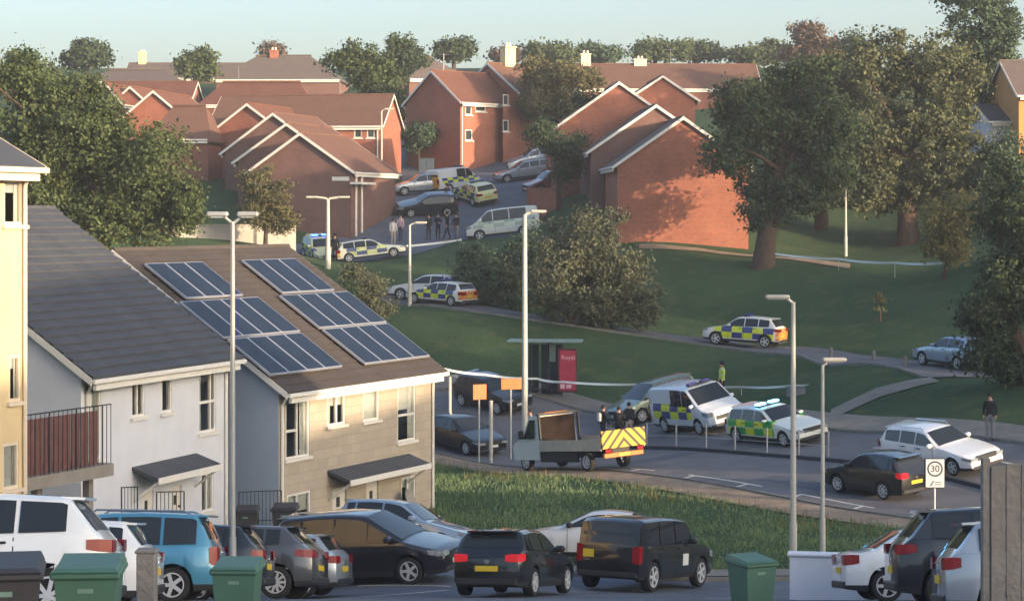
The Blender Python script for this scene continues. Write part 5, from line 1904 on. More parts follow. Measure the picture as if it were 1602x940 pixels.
# flatbed recovery truck
def truck(px, d, yaw):
    root = thing("flatbed_truck", "white flatbed works truck with a yellow chevron tailboard", "truck", (0, 0, 0), 0, G_ROAD)
    X = (px - 801) / FPX * d
    seat_on_ground(root, X, d, R(yaw), 3.8, 1.7, 0.05)
    P_CAB = paint("cab_white", "#dcdad6")
    M_BED = mat("bed_boards", "#9b8a76", rough=0.8, var=0.2, scale=4)
    M_CHEV = mat("chevron_board", "#e0b11e", rough=0.5)
    n, l, b = nodes_of(M_CHEV)
    tc = n.new("ShaderNodeTexCoord")
    sp = n.new("ShaderNodeSeparateXYZ")
    l.new(tc.outputs["Object"], sp.inputs[0])
    s = math_node(n, l, 'FRACT', math_node(n, l, 'DIVIDE', math_node(n, l, 'ADD', math_node(n, l, 'ABSOLUTE', sp.outputs[1]), sp.outputs[2]), 0.42))
    l.new(mix_node(n, l, math_node(n, l, 'GREATER_THAN', s, 0.62), lin("#cf9d14"), lin("#2a2118")), b.inputs["Base Color"])
    # cab: side profile pushed across the width, tucked in above the belt
    prof = [(1.25, 0.45), (3.05, 0.45), (3.1, 0.95), (2.95, 1.12), (2.45, 1.32), (1.95, 2.12), (1.7, 2.22), (1.3, 2.2), (1.25, 2.1)]
    m = MB()
    vs = []
    for y in (-1, 1):
        for x, z in prof:
            k = 0.98 if z < 1.35 else 0.98 - 0.14 * (z - 1.35)
            vs.append((x, y * k, z))
    n_ = len(prof)
    m.add(vs, [tuple(range(n_)), tuple(range(2 * n_ - 1, n_ - 1, -1))] + [(i, i + n_, (i + 1) % n_ + n_, (i + 1) % n_) for i in range(n_)])
    m.build("cab", P_CAB, root, 30)
    m = MB()
    m.add([(2.43, -0.84, 1.37), (2.43, 0.84, 1.37), (2.03, 0.78, 2.03), (2.03, -0.78, 2.03)], [(0, 1, 2, 3)])
    for v_i in range(4):
        x_, y_, z_ = m.v[v_i]
        m.v[v_i] = (x_ + 0.03, y_, z_ + 0.015)
    m.build("windscreen", M_GLASS, root)
    for sg in (-1, 1):
        m = MB()
        m.add([(1.5, sg * 0.99, 1.3), (2.28, sg * 0.99, 1.3), (1.9, sg * 0.90, 2.05), (1.5, sg * 0.90, 2.05)], [(0, 1, 2, 3)])
        m.build("side_window", M_GLASS, root)
        m = MB()
        m.bbox(2.2, 2.32, min(sg * 1.0, sg * 1.22), max(sg * 1.0, sg * 1.22), 1.3, 1.65, 0.03)
        m.build("mirror", M_PLAS, root)
        m = MB()
        m.bbox(2.98, 3.12, min(sg * .55, sg * .9), max(sg * .55, sg * .9), 0.75, 0.95, 0.03)
        m.build("headlight", M_HEAD, root)
    # headboard frame with mesh behind the cab
    m = MB()
    for q in ((-1.0, -0.93, 0.95, 2.3), (0.93, 1.0, 0.95, 2.3), (-0.93, 0.93, 2.22, 2.3), (-0.93, 0.93, 0.95, 1.05)):
        m.box(1.05, 1.15, q[0], q[1], q[2], q[3])
    hb = m.build("headboard", M_PLAS, root)
    m = MB()
    m.box(1.215, 1.247, -0.86, 0.86, 1.0, 2.16)
    m.build("cab_back", mat("cab_back_panel", "#2a201b", rough=0.85, spec=0.1, var=0.2, scale=3), root)
    m = MB()
    m.bbox(1.2, 1.7, -0.6, 0.6, 2.22, 2.32, 0.03)
    m.build("light_bar", M_AMBER, root)
    # bed with planks and drop sides
    m = MB()
    m.box(-3.1, 1.04, -1.02, 1.02, 0.86, 0.93)
    bed = m.build("bed", M_PLAS, root)
    for k in range(8):
        m = MB()
        m.box(-3.08, 1.02, -1.0 + k * 0.25 + 0.008, -0.75 + k * 0.25 - 0.008, 0.934, 0.955)
        m.build("plank", M_BED, bed)
    for sg in (-1, 1):
        m = MB()
        a, b_ = sorted((sg * 1.03, sg * 1.07))
        m.box(-3.1, 1.04, a, b_, 0.80, 1.24)
        m.build("side_rail", mat("bed_rail", "#c4b5a2", rough=0.6, var=0.15, scale=5), root)
    m = MB()
    m.bbox(-3.2, -3.12, -1.06, 1.06, 0.86, 1.56, 0.01)
    tb = m.build("tailboard", M_CHEV, root)
    m = MB()
    m.box(-2.95, 1.25, -0.42, 0.42, 0.5, 0.855)
    m.build("chassis", M_PLAS, root)
    for sg in (-1, 1):
        m = MB()
        a, b_ = sorted((sg * .86, sg * .98))
        m.bbox(-1.35, 1.2, a, b_, 0.36, 0.78, 0.02)
        m.build("side_skirt", M_PLAS, root)
    m = MB()
    m.bbox(-3.15, -3.0, -0.95, 0.95, 0.5, 0.68, 0.02)
    rb = m.build("rear_bumper", mat("bumper_orange", "#b9763a", rough=0.6), root)
    for sg in (-1, 1):
        m = MB()
        a, b_ = sorted((sg * .62, sg * .93))
        m.bbox(-3.2, -3.15, a, b_, 0.7, 0.84, 0.01)
        m.build("tail_light", M_TAIL, root)
    m = MB()
    m.box(-3.17, -3.152, -0.26, 0.26, 0.54, 0.65)
    m.build("number_plate", M_PLATE_Y, root)
    ty, ri, dk = wheel_mesh(0.36, 7)
    for xx in (2.3, -1.9):
        for sg in (-1, 1):
            w = link("wheel", ty, root)
            w.location = (xx, sg * 0.85, 0.36)
            if sg < 0:
                w.rotation_euler = (0, 0, math.pi)
            link("rim", ri, w)
    return root


truck(905, 89.5, 124)

# ------------------------------------------------------------------ street furniture
M_GALV = mat("galvanised_steel", "#a9abab", rough=0.45, metal=0.35, var=0.1, scale=3)
M_POLE = mat("pale_painted_steel", "#b5b2a9", rough=0.5, var=0.08, scale=3)
M_BIN = mat("green_bin_plastic", "#466a5a", rough=0.55, var=0.08, scale=3)
M_BIN_D = mat("dark_bin_plastic", "#38363a", rough=0.6, var=0.1, scale=3)
M_WOOD = mat("weathered_wood", "#6d6966", rough=0.9, col2="#87827d", scale=2.2, bump=0.4, bscale=18, detail=8)
M_TAPE = mat("cordon_tape", "#cfd6da", rough=0.4)


def d_at(px, py, lo=12, hi=230):
    """distance at which the ground shows at a pixel (nearest crossing)"""
    ds = np.linspace(lo, hi, 900)
    xs = (px - 801) / FPX * ds
    rows = HZ - gz(xs, ds) * FPX / ds
    s = np.where((rows[:-1] - py) * (rows[1:] - py) <= 0)[0]
    return float(ds[s[0]]) if len(s) else float(ds[np.argmin(abs(rows - py))])


def lamp(label, px, ytop, d, arm='L', length=1.2, r=0.075, m=None, dbl=False, head=0.55, name="street_lamp"):
    m_ = m or M_POLE
    b = gp(px, d)
    top = PX(px, ytop, d).z - b.z
    root = thing(name, label, "street lamp", b, 0, "street lamps")
    c = MB()
    c.tube([(0, 0, -0.4), (0, 0, 1.25)], r * 1.25, 10)
    c.build("base", m_, root, 40)
    c = MB()
    c.tube([(0, 0, 1.2), (0, 0, top * 0.6), (0, 0, top - 0.08)], [r, r * 0.85, r * 0.7], 10)
    c.build("column", m_, root, 40)
    for sg in ((-1, 1) if dbl else ((-1,) if arm == 'L' else (1,))):
        c = MB()
        c.tube([(0, 0, top - 0.12), (sg * 0.12, 0, top - 0.02), (sg * length, 0, top + 0.06)], r * 0.5, 8)
        a = c.build("arm", m_, root, 40)
        c = MB()
        x0, x1 = sorted((sg * (length - 0.1), sg * (length + head)))
        c.bbox(x0, x1, -0.11, 0.11, top + 0.01, top + 0.09 + 0.05 * head, 0.03)
        h = c.build("lamp_head", m_, root)
        c = MB()
        c.box(x0 + 0.08, x1 - 0.08, -0.08, 0.08, top - 0.01, top + 0.011)
        c.build("lens", M_HEAD, h)
    return root


lamp("grey double-armed street lamp in front of the solar roof", 364, 340, 41.5, length=0.18, r=0.055, m=M_GALV, dbl=True, head=0.3)
lamp("white double-armed street lamp behind the solar roof verge", 513, 310, 133, length=0.75, r=0.14, dbl=True)
lamp("tall pale street lamp in the middle, in front of the bush", 821, 333, 93.5, 'R', 0.35, 0.13)
lamp("thin street lamp beside the white car and police car on the lane", 641, 350, d_at(640, 478), 'R', 0.4, 0.09)
lamp("pale street lamp rising from the white wall on the right", 1241, 468, 60.8, 'L', 0.2, 0.085)
lamp("shorter lamp post just right of the pale street lamp", 1287, 566, 61.6, 'R', 0.1, 0.065)
lamp("small far lamp post under the dark trees on the lawn", 1323, 293, d_at(1323, 400), 'L', 0.05, 0.09)
lamp("far lamp post at the right beside the yellow tree", 1548, 285, 141, 'L', 0.05, 0.09)
lamp("slim white lamp post by the corner of the long brick house", 597, 172, 157, 'R', 0.3, 0.075)


def board(name, label, cat, px0, px1, py0, py1, d, m, foot=True, yaw=0.0, thick=0.03, pole_m=None):
    """flat sign on a post, its face towards us"""
    c = PX((px0 + px1) / 2, (py0 + py1) / 2, d)
    w, h = (px1 - px0) / FPX * d, (py1 - py0) / FPX * d
    b = gp((px0 + px1) / 2, d)
    root = thing(name, label, cat, b, yaw)
    z0 = c.z - h / 2 - b.z
    s = MB()
    s.bbox(-w / 2, w / 2, -thick / 2, thick / 2, z0, z0 + h, 0.008)
    f = s.build("sign_plate", m, root)
    s = MB()
    s.tube([(0, 0.07, -0.3), (0, 0.07, z0 + h * 0.9 if foot else z0 + 0.1)], 0.04, 8)
    s.build("post", pole_m or M_POLE, root, 40)
    return root, f, z0, w, h


M_ORANGE = mat("orange_sign", "#b35f06", rough=0.45, var=0.12, scale=4)
board("orange_sign", "square orange sign left of the white post, in front of the black SUV", "sign", 739, 762, 601, 625, 96, M_ORANGE, yaw=R(25))
board("orange_sign", "wide orange sign beside the tall middle lamp post", "sign", 783, 817, 592, 609, 97, M_ORANGE, yaw=R(20))
# white post
b = gp(768, 95.5)
s = MB()
s.tube([(0, 0, -0.3), (0, 0, PX(768, 628, 95.5).z - b.z)], 0.085, 10)
s.tube([(0, 0, PX(768, 628, 95.5).z - b.z), (0, 0, PX(768, 628, 95.5).z - b.z + 0.05)], [0.1, 0.06], 10)
o = s.build("white_post", M_POLE, None, 40)
o.location = b
tag(o, "plain white post standing on the grass edge beside the black car", "post")
b = gp(704, 104)
s = MB()
h = PX(704, 588, 104).z - b.z
s.tube([(0, 0, -0.3), (0, 0, h), (0.35, 0, h)], 0.07, 8)
o = s.build("hooked_post", M_POLE, None, 40)
o.location = b
tag(o, "short hooked white post right of the tan house roof", "post")
# 30 sign
sg_root, fc, z0, w, h = board("speed_sign", "white speed limit sign with a ringed 30 in front of the white estate", "sign", 1448, 1477, 718, 762, 73.5, mat("sign_white", "#c9ccd0", rough=0.5), thick=0.05, pole_m=M_GALV)
s = MB()
s.box(-w / 2 - 0.03, w / 2 + 0.03, 0.028, 0.06, z0 - 0.03, z0 + h + 0.03)
s.build("backing", M_DARK, sg_root)
s = MB()
cz, r0, r1 = z0 + h * 0.66, w * 0.34, w * 0.42
n = 28
vs = []
for k in range(n):
    a = 2 * math.pi * k / n
    vs += [(r0 * math.cos(a), -0.029, cz + r0 * math.sin(a)), (r1 * math.cos(a), -0.029, cz + r1 * math.sin(a))]
s.add(vs, [(2 * k, 2 * k + 1, (2 * k + 3) % (2 * n), (2 * k + 2) % (2 * n)) for k in range(n)])
s.build("ring", mat("sign_ring", "#2b3038", rough=0.5), sg_root)


def text(name, body, parent, loc, size, m, rot=(R(90), 0, 0), sx=1.0):
    cu = bpy.data.curves.new(name, 'FONT')
    cu.body = body
    cu.size = size
    cu.align_x = 'CENTER'
    cu.align_y = 'CENTER'
    cu.extrude = 0.002
    cu.materials.append(m)
    o = bpy.data.objects.new(name, cu)
    COL.objects.link(o)
    dg = bpy.context.evaluated_depsgraph_get()
    dg.update()
    me = bpy.data.meshes.new_from_object(o.evaluated_get(dg))
    bpy.data.objects.remove(o)
    o = link(name, me, parent)
    o.location = loc
    o.rotation_euler = rot
    return o


text("digits", "30", sg_root, (0, -0.03, cz), w * 0.5, MATS["sign_ring"])
s = MB()
s.add([(-w * 0.3, -0.029, z0 + h * 0.06), (-w * 0.18, -0.029, z0 + h * 0.06), (-w * 0.02, -0.029, z0 + h * 0.25), (-w * 0.1, -0.029, z0 + h * 0.25)], [(0, 1, 2, 3)])
s.build("emblem", mat("sign_grey", "#6d7178", rough=0.5), sg_root)
for k in range(2):
    s = MB()
    s.box(0.0, w * 0.34, -0.03, -0.026, z0 + h * (0.09 + 0.08 * k), z0 + h * (0.12 + 0.08 * k))
    s.build("text_line", MATS["sign_grey"], sg_root)

# railing along the median
rt = thing("pedestrian_railing", "grey posts and thin rail of the guard railing on the median kerb", "railing", (0, 0, 0))
pts = []
for px in (1012, 1058, 1105, 1150, 1200, 1250, 1296):
    t = rpos(px, 5.9)
    x, y = rp(t, 5.9)
    z = g(x, y)
    pts.append(Vector((x, y, z)))
    s = MB()
    s.tube([(x, y, z), (x, y, z + 1.1)], 0.035, 8)
    s.build("post", M_GALV, rt, 40)
for hgt in (1.06, 0.55):
    s = MB()
    s.tube([p + Vector((0, 0, hgt)) for p in pts], 0.012, 6)
    s.build("rail", M_GALV, rt, 40)

# bus shelter
d = 109.0
b = gp(853, d)
sh = thing("bus_shelter", "bus shelter with flat roof and dark glazed sides beside the lamp post", "bus shelter", b, R(-6))
k = d / FPX
z_roof = PX(853, 533, d).z - b.z
M_SHG = mat("shelter_glass", "#1f2c33", rough=0.12, spec=0.7)
s = MB()
s.bbox(-58 * k, 58 * k, -0.75, 0.75, z_roof - 0.06, z_roof + 0.06, 0.03)
s.build("roof", mat("shelter_roof", "#7d938f", rough=0.4, var=0.1, scale=2), sh)
for x in (-24 * k, 4 * k, 24 * k):
    s = MB()
    s.tube([(x, 0.6, -0.3), (x, 0.6, z_roof - 0.06)], 0.05, 8)
    s.build("post", M_DARK, sh, 40)
for x0, x1 in ((-24, -10), (-10, 4), (4, 24)):
    s = MB()
    s.box(x0 * k + 0.06, x1 * k - 0.06, 0.585, 0.615, 0.2, z_roof - 0.2)
    s.build("glass_panel", M_SHG, sh)
s = MB()
s.box(-24 * k, -24 * k + 0.03, -0.5, 0.55, 0.25, z_roof - 0.2)
s.build("glass_panel", M_SHG, sh)
s = MB()
s.bbox(-20 * k, 16 * k, 0.25, 0.55, 0.42, 0.48, 0.01)
s.build("bench", M_DARK, sh)
s = MB()
s.bbox(5 * k, 15 * k, 0.45, 0.52, z_roof - 1.05, z_roof - 0.15, 0.01)
s.build("timetable_case", mat("timetable", "#8b9a98", rough=0.4), sh)
# advert panel: pink-red poster with white lettering
s = MB()
x0, x1 = 20 * k, 50 * k
zb, zt = 0.35, z_roof - 0.38
s.bbox(x0, x1, -0.1, 0.08, zb, zt, 0.02)
ad = s.build("advert_panel", mat("advert_frame", "#5a2430", rough=0.5), sh)
s = MB()
s.box(x0 + 0.1, x1 - 0.06, -0.108, -0.102, zb + 0.1, zt - 0.08)
s.build("poster", mat("poster_red", "#a83248", rough=0.4, var=0.18, scale=3), ad)
s = MB()
M_POSTER_W = mat("poster_white", "#dcb4bd", rough=0.5)
text("poster_lettering", "Royal", ad, ((x0 + x1) / 2 + .03, -0.112, zt - 0.42), 0.3, M_POSTER_W)
for q in ((0.12, 0.34, 0.18, 0.4), (0.42, 0.66, 0.2, 0.38)):
    s = MB()
    s.box(x0 + q[0], x0 + q[1], -0.112, -0.109, zb + q[2], zb + q[3])
    s.build("poster_block", M_POSTER_W, ad)

# roadside cabinets
for (nm, lab, px0, px1, ytop, d, m_) in (("utility_cabinet", "grey utility cabinet behind the emergency car with pale blue lights", 1231, 1259, 606, 101, mat("cabinet_grey", "#6f747a", rough=0.6, var=0.1, scale=3)),
                                         ("utility_cabinet", "pale cabinet behind the striped police van up the street", 656, 679, 249, 171, mat("cabinet_pale", "#8f958e", rough=0.6, var=0.1, scale=3))):
    b = gp((px0 + px1) / 2, d)
    root = thing(nm, lab, "cabinet", b)
    w = (px1 - px0) / FPX * d
    h = PX(0, ytop, d).z - b.z
    s = MB()
    s.bbox(-w / 2, w / 2, -0.25, 0.25, -0.1, h, 0.02)
    s.build("body", m_, root)
    s = MB()
    s.bbox(-w / 2 - 0.03, w / 2 + 0.03, -0.29, 0.29, h, h + 0.06, 0.02)
    s.build("lid", m_, root)
    s = MB()
    s.box(-0.01, 0.01, -0.256, -0.252, 0.1, h - 0.08)
    s.build("door_gap", M_SEAM, root)


for i, (px, py) in enumerate(((1300, 551), (1367, 556), (1416, 566))):
    dd = d_at(px, py + 8, 95, 125)
    b = gp(px, dd)
    s = MB()
    s.lathe([(0.09, -0.2), (0.09, 0.42), (0.07, 0.5), (0.01, 0.52)], 10)
    o = s.build("bollard", M_WOOD, None, 40)
    o.location = b
    tag(o, ("short grey bollard on the lane edge, nearest the police SUV", "short grey bollard on the lane edge, middle one", "short grey bollard on the lane edge, nearest the silver car")[i], "bollard", "bollards along the lane")


# cordon tape
def tape(label, pts, sag=0.12, wd=0.085, posts=()):
    root = thing("cordon_tape", label, "tape", pts[0])
    P = []
    for a, c in zip(pts[:-1], pts[1:]):
        for i in range(12):
            f = i / 12
            q = a.lerp(c, f)
            q.z -= sag * 4 * f * (1 - f)
            P.append(q)
    P.append(pts[-1])
    s = MB()
    o = pts[0]
    vs = []
    for i, q in enumerate(P):
        tw = 0.35 * math.sin(i * 0.5)
        u = Vector((0, math.sin(tw) * wd / 2, math.cos(tw) * wd / 2))
        vs += [q - o - u, q - o + u]
    s.add(vs, [(2 * i, 2 * i + 2, 2 * i + 3, 2 * i + 1) for i in range(len(P) - 1)])
    s.build("ribbon", M_TAPE, root)
    for q in posts:
        s = MB()
        z = g(q.x, q.y)
        s.tube([(q.x - o.x, q.y - o.y, z - 0.2 - o.z), q - o + Vector((0, 0, 0.05))], 0.02, 6)
        s.build("stake", M_GALV, root)
    return root


tape("pale tape line from the tan house past the bus shelter to the cabinet", [PX(*q) for q in ((686, 575, 101), (760, 586, 105), (840, 592, 108), (880, 597, 107.6), (1000, 601, 107), (1160, 605, 105), (1240, 603, 103), (1340, 597, 103))], 0.06, 0.11,
     [PX(1160, 605, 105), PX(1340, 597, 103), PX(1000, 601, 107)])
tape("white tape line across the lawn from the big trunk to the yellow tree", [PX(*q) for q in ((1206, 396, 130), (1312, 405, 128), (1400, 411, 125), (1478, 411, 122))], 0.08, 0.13, [PX(1312, 405, 128), PX(1400, 411, 125)])
tape("white tape line in front of the group at the street corner", [PX(*q) for q in ((636, 385, 139.5), (722, 375, 143))], 0.04, 0.13, [PX(722, 375, 143)])

# garden walls
def wall(label, a, c, ztop, m, thick=0.22, cap=0.05, name="garden_wall"):
    root = thing(name, label, "wall", (a.x, a.y, 0))
    v = c - a
    L = math.hypot(v.x, v.y)
    root.rotation_euler = (0, 0, math.atan2(v.y, v.x))
    zl = min(g(a.x, a.y), g(c.x, c.y)) - 0.5
    s = MB()
    s.bbox(0, L, -thick / 2, thick / 2, zl, ztop, 0.015)
    s.build("wall_body", m, root)
    s = MB()
    s.bbox(-cap, L + cap, -thick / 2 - cap, thick / 2 + cap, ztop, ztop + 0.07, 0.02)
    s.build("coping", m, root)
    return root


M_WALLW = mat("white_wall_paint", "#d4d9e2", rough=0.85, var=0.07, scale=1.2, bump=0.1, bscale=25, detail=8)
wall("white painted low wall behind the white hatchback tail on the right", PX(1236, 868, 44.5), PX(1620, 868, 43.5), PX(1236, 868, 44.5).z, M_WALLW)
wall("pale garden wall below the stepped brick gables", PX(268, 354, 134), PX(462, 354, 138), PX(268, 353, 134).z, mat("pale_wall", "#a59f98", rough=0.9, var=0.12, scale=1))
wall("low brick wall at the foot of the lit gable, above the red car", PX(826, 295, 153), PX(872, 305, 150), PX(826, 296, 152).z, M_BRICK_O)


# wheelie bins
def bin_(label, px, ytop, d, m, yaw=0.0, wheel=True, group="wheelie bins"):
    b = gp(px, d)
    h = PX(px, ytop, d).z - b.z
    root = thing("wheelie_bin", label, "bin", b, yaw, group)
    k = h / 1.07
    s = MB()
    lo, hi = (0.21, 0.25), (0.275, 0.33)
    vs = []
    for (wx, wy), z in ((lo, 0.06), (hi, 0.93)):
        vs += [(-wx * k, -wy * k, z * k), (wx * k, -wy * k, z * k), (wx * k, wy * k, z * k), (-wx * k, wy * k, z * k)]
    s.add(vs, [(3, 2, 1, 0), (4, 5, 6, 7), (0, 1, 5, 4), (1, 2, 6, 5), (2, 3, 7, 6), (3, 0, 4, 7)])
    s.build("body", m, root)
    s = MB()
    s.bbox(-0.31 * k, 0.31 * k, -0.36 * k, 0.36 * k, 0.90 * k, 0.97 * k, 0.02 * k)
    s.build("rim", m, root)
    s = MB()
    s.add([(-0.3 * k, -0.37 * k, 0.97 * k), (0.3 * k, -0.37 * k, 0.97 * k), (0.3 * k, 0.36 * k, 0.97 * k), (-0.3 * k, 0.36 * k, 0.97 * k),
           (-0.26 * k, -0.3 * k, 1.0 * k), (0.26 * k, -0.3 * k, 1.0 * k), (0.27 * k, 0.34 * k, 1.04 * k), (-0.27 * k, 0.34 * k, 1.04 * k)],
          [(3, 2, 1, 0), (4, 5, 6, 7), (0, 1, 5, 4), (1, 2, 6, 5), (2, 3, 7, 6), (3, 0, 4, 7)])
    s.build("lid", m, root)
    s = MB()
    s.tube([(-0.22 * k, 0.4 * k, 0.96 * k), (0.22 * k, 0.4 * k, 0.96 * k)], 0.018 * k, 8)
    s.build("handle", m, root)
    s = MB()
    s.box(-0.07 * k, 0.07 * k, -0.323 * k, -0.318 * k, 0.78 * k, 0.82 * k)
    s.build("badge", mat("bin_badge", "#6d8a7e", rough=0.5), root)
    for sg in (-1, 1):
        s = MB()
        s.lathe([(0.1 * k, -0.025), (0.1 * k, 0.025)], 14, 'y', M=Matrix.Translation((sg * 0.27 * k, 0.26 * k, 0.1 * k)) @ Matrix.Rotation(R(90), 4, 'Z'))
        s.build("wheel", M_TYRE, root)
    return root


bin_("green wheelie bin in front of the big white SUV", 140, 868, 20.3, M_BIN, R(4))
bin_("dark wheelie bin in the bottom left corner", 8, 866, 18.3, M_BIN_D, R(10))
bin_("green wheelie bin in front of the dark hatchback and grey lamp post", 372, 872, 27.5, M_BIN, R(-3))
bin_("green wheelie bin left of the white wall, beside the four by four", 1176, 866, 34.5, M_BIN, R(24))
bin_("small dark bin by the railing of the tan house", 446, 786, 66.5, M_BIN_D)
bin_("smaller dark bin at the side wall left of the other dark bin", 386, 790, 66.0, M_BIN_D)

# timber post with its cap, and fence
b = gp(230, 24)
root = thing("timber_post", "short grey timber post between the green bin and the teal car", "post", b)
h = PX(230, 858, 24).z - b.z
s = MB()
s.bbox(-0.1, 0.1, -0.1, 0.1, -0.3, h - 0.04, 0.012)
s.build("post_body", M_WOOD, root)
s = MB()
s.bbox(-0.115, 0.115, -0.115, 0.115, h - 0.04, h, 0.012)
s.build("post_cap", M_WOOD, root)
fr = thing("board_fence", "weathered grey board fence at the bottom right edge", "fence", gp(1550, 19))
fz = gp(1550, 19).z
hh = PX(1550, 726, 19).z - fz
for k in range(8):
    s = MB()
    x0 = k * 0.128
    dz = RND.uniform(-0.02, 0.02) + (0.0 if k else -0.01)
    s.bbox(x0, x0 + 0.122, -0.012 + RND.uniform(-.006, .006), 0.012, -0.3, hh + dz, 0.004)
    o = s.build("board", M_WOOD, fr)
for z in (0.4, hh - 0.35):
    s = MB()
    s.box(0, 1.1, 0.02, 0.07, z, z + 0.09)
    s.build("fence_rail", M_WOOD, fr)
s = MB()
s.bbox(-0.07, 0.0, 0.0, 0.09, -0.3, hh + 0.05, 0.008)
s.build("fence_post", M_WOOD, fr)

# balcony with brown screen between the yellow block and the white house
A, C = PX(-10, 757, 54.0), PX(178, 757, 58.6)
v = Vector((C.x - A.x, C.y - A.y, 0))
Lb = v.length
bal = thing("balcony", "balcony with thin railing and brown slatted screen at the yellow block", "balcony", (A.x, A.y, A.z), math.atan2(v.y, v.x))
s = MB()
s.box(0, Lb, 0, 1.6, -0.32, 0)
s.build("slab", mat("balcony_slab", "#857f78", rough=0.9, var=0.12, scale=2), bal)
s = MB()
s.tube([(0, 0.05, 1.55), (Lb - 0.05, 0.05, 1.55)], 0.02, 6)
s.build("handrail", M_DARK, bal)
nb = 26
for k in range(nb + 1):
    s = MB()
    x = 0.02 + (Lb - 0.08) * k / nb
    s.tube([(x, 0.05, 0), (x, 0.05, 1.55)], 0.011 if k % 6 else 0.022, 5)
    s.build("baluster", M_DARK, bal)
M_SCREEN = mat("brown_screen", "#6a4643", rough=0.85, var=0.2, scale=4)
xs0, xs1 = Lb * (45 + 10) / 188 * 0.92, Lb * (157 + 10) / 188
ns = 16
for k in range(ns):
    s = MB()
    w = (xs1 - xs0) / ns
    yo = 0.09 + 0.025 * (k % 2)
    s.box(xs0 + k * w, xs0 + (k + 1) * w - 0.006, yo, yo + 0.02, 0.03, 1.42)
    s.build("screen_slat", M_SCREEN, bal)
for x in (0.3, Lb * 0.5, Lb - 0.3):
    s = MB()
    s.box(x - 0.1, x + 0.1, 0.5, 0.7, -2.6, -0.32)
    s.build("support", MATS["balcony_slab"], bal)


# entrance railings
def railing(label, a, c, h, n):
    v = Vector((c.x - a.x, c.y - a.y, 0))
    L = v.length
    root = thing("metal_railing", label, "railing", a, math.atan2(v.y, v.x))
    dz = c.z - a.z
    for z in (h, 0.12):
        s = MB()
        s.tube([(0, 0, z), (L, 0, z + dz)], 0.018, 6)
        s.build("rail", M_DARK, root)
    for k in range(n + 1):
        s = MB()
        x = L * k / n
        s.tube([(x, 0, -0.2 + dz * k / n), (x, 0, h + dz * k / n)], 0.02 if k in (0, n) else 0.01, 5)
        s.build("baluster", M_DARK, root)


railing("dark railing beside the blue-grey shaded side wall of the tan house", PX(374, 822, 66.5), PX(440, 818, 68.5), 1.0, 11)
railing("thin railing left of the white house porch", PX(190, 806, 60), PX(215, 804, 61), 0.75, 5)
railing("thin railing in front of the white house door", PX(245, 812, 61.5), PX(288, 810, 63), 0.75, 7)
# satellite dish on the tan house
u, z = HT.uv('front', 623, 778)
s = MB()
s.lathe([(0.03, 0.0), (0.2, 0.05), (0.3, 0.12), (0.29, 0.13), (0.19, 0.07), (0.02, 0.02)], 16, 'z', M=Matrix.Translation((u, -0.35, z)) @ Matrix.Rotation(R(70), 4, 'X'))
s.tube([(u, 0, z - 0.1), (u, -0.3, z - 0.05)], 0.02, 6)
s.build("satellite_dish", mat("dish_grey", "#8a8682", rough=0.6), HT.root, 40)

# ------------------------------------------------------------------ people
M_SKIN = mat("skin", "#b88a72", rough=0.6)
M_HAIR = mat("dark_hair", "#241d19", rough=0.8)
M_SHOE = mat("dark_shoes", "#1d1d20", rough=0.7)
CL = {k: mat("cloth_" + k, c, rough=0.9, var=0.12, scale=9, bump=0.2, bscale=20) for k, c in
      dict(black="#1d1e22", navy="#232a3a", grey="#73757a", white="#c8c5c2", pink="#c0a0a0", pale="#bfb2ab", jeans="#3c4658", sand="#a59b8e").items()}
M_HIVIS = mat("hi_vis", "#c8d63a", rough=0.6)
n_, l_, b_ = nodes_of(M_HIVIS)
tc = n_.new("ShaderNodeTexCoord")
sp = n_.new("ShaderNodeSeparateXYZ")
l_.new(tc.outputs["Object"], sp.inputs[0])
fr_ = math_node(n_, l_, 'FRACT', math_node(n_, l_, 'MULTIPLY', sp.outputs[2], 4.2))
l_.new(mix_node(n_, l_, math_node(n_, l_, 'GREATER_THAN', fr_, 0.78), lin("#c3d63c"), lin("#c9ccc8")), b_.inputs["Base Color"])

POSES = {}


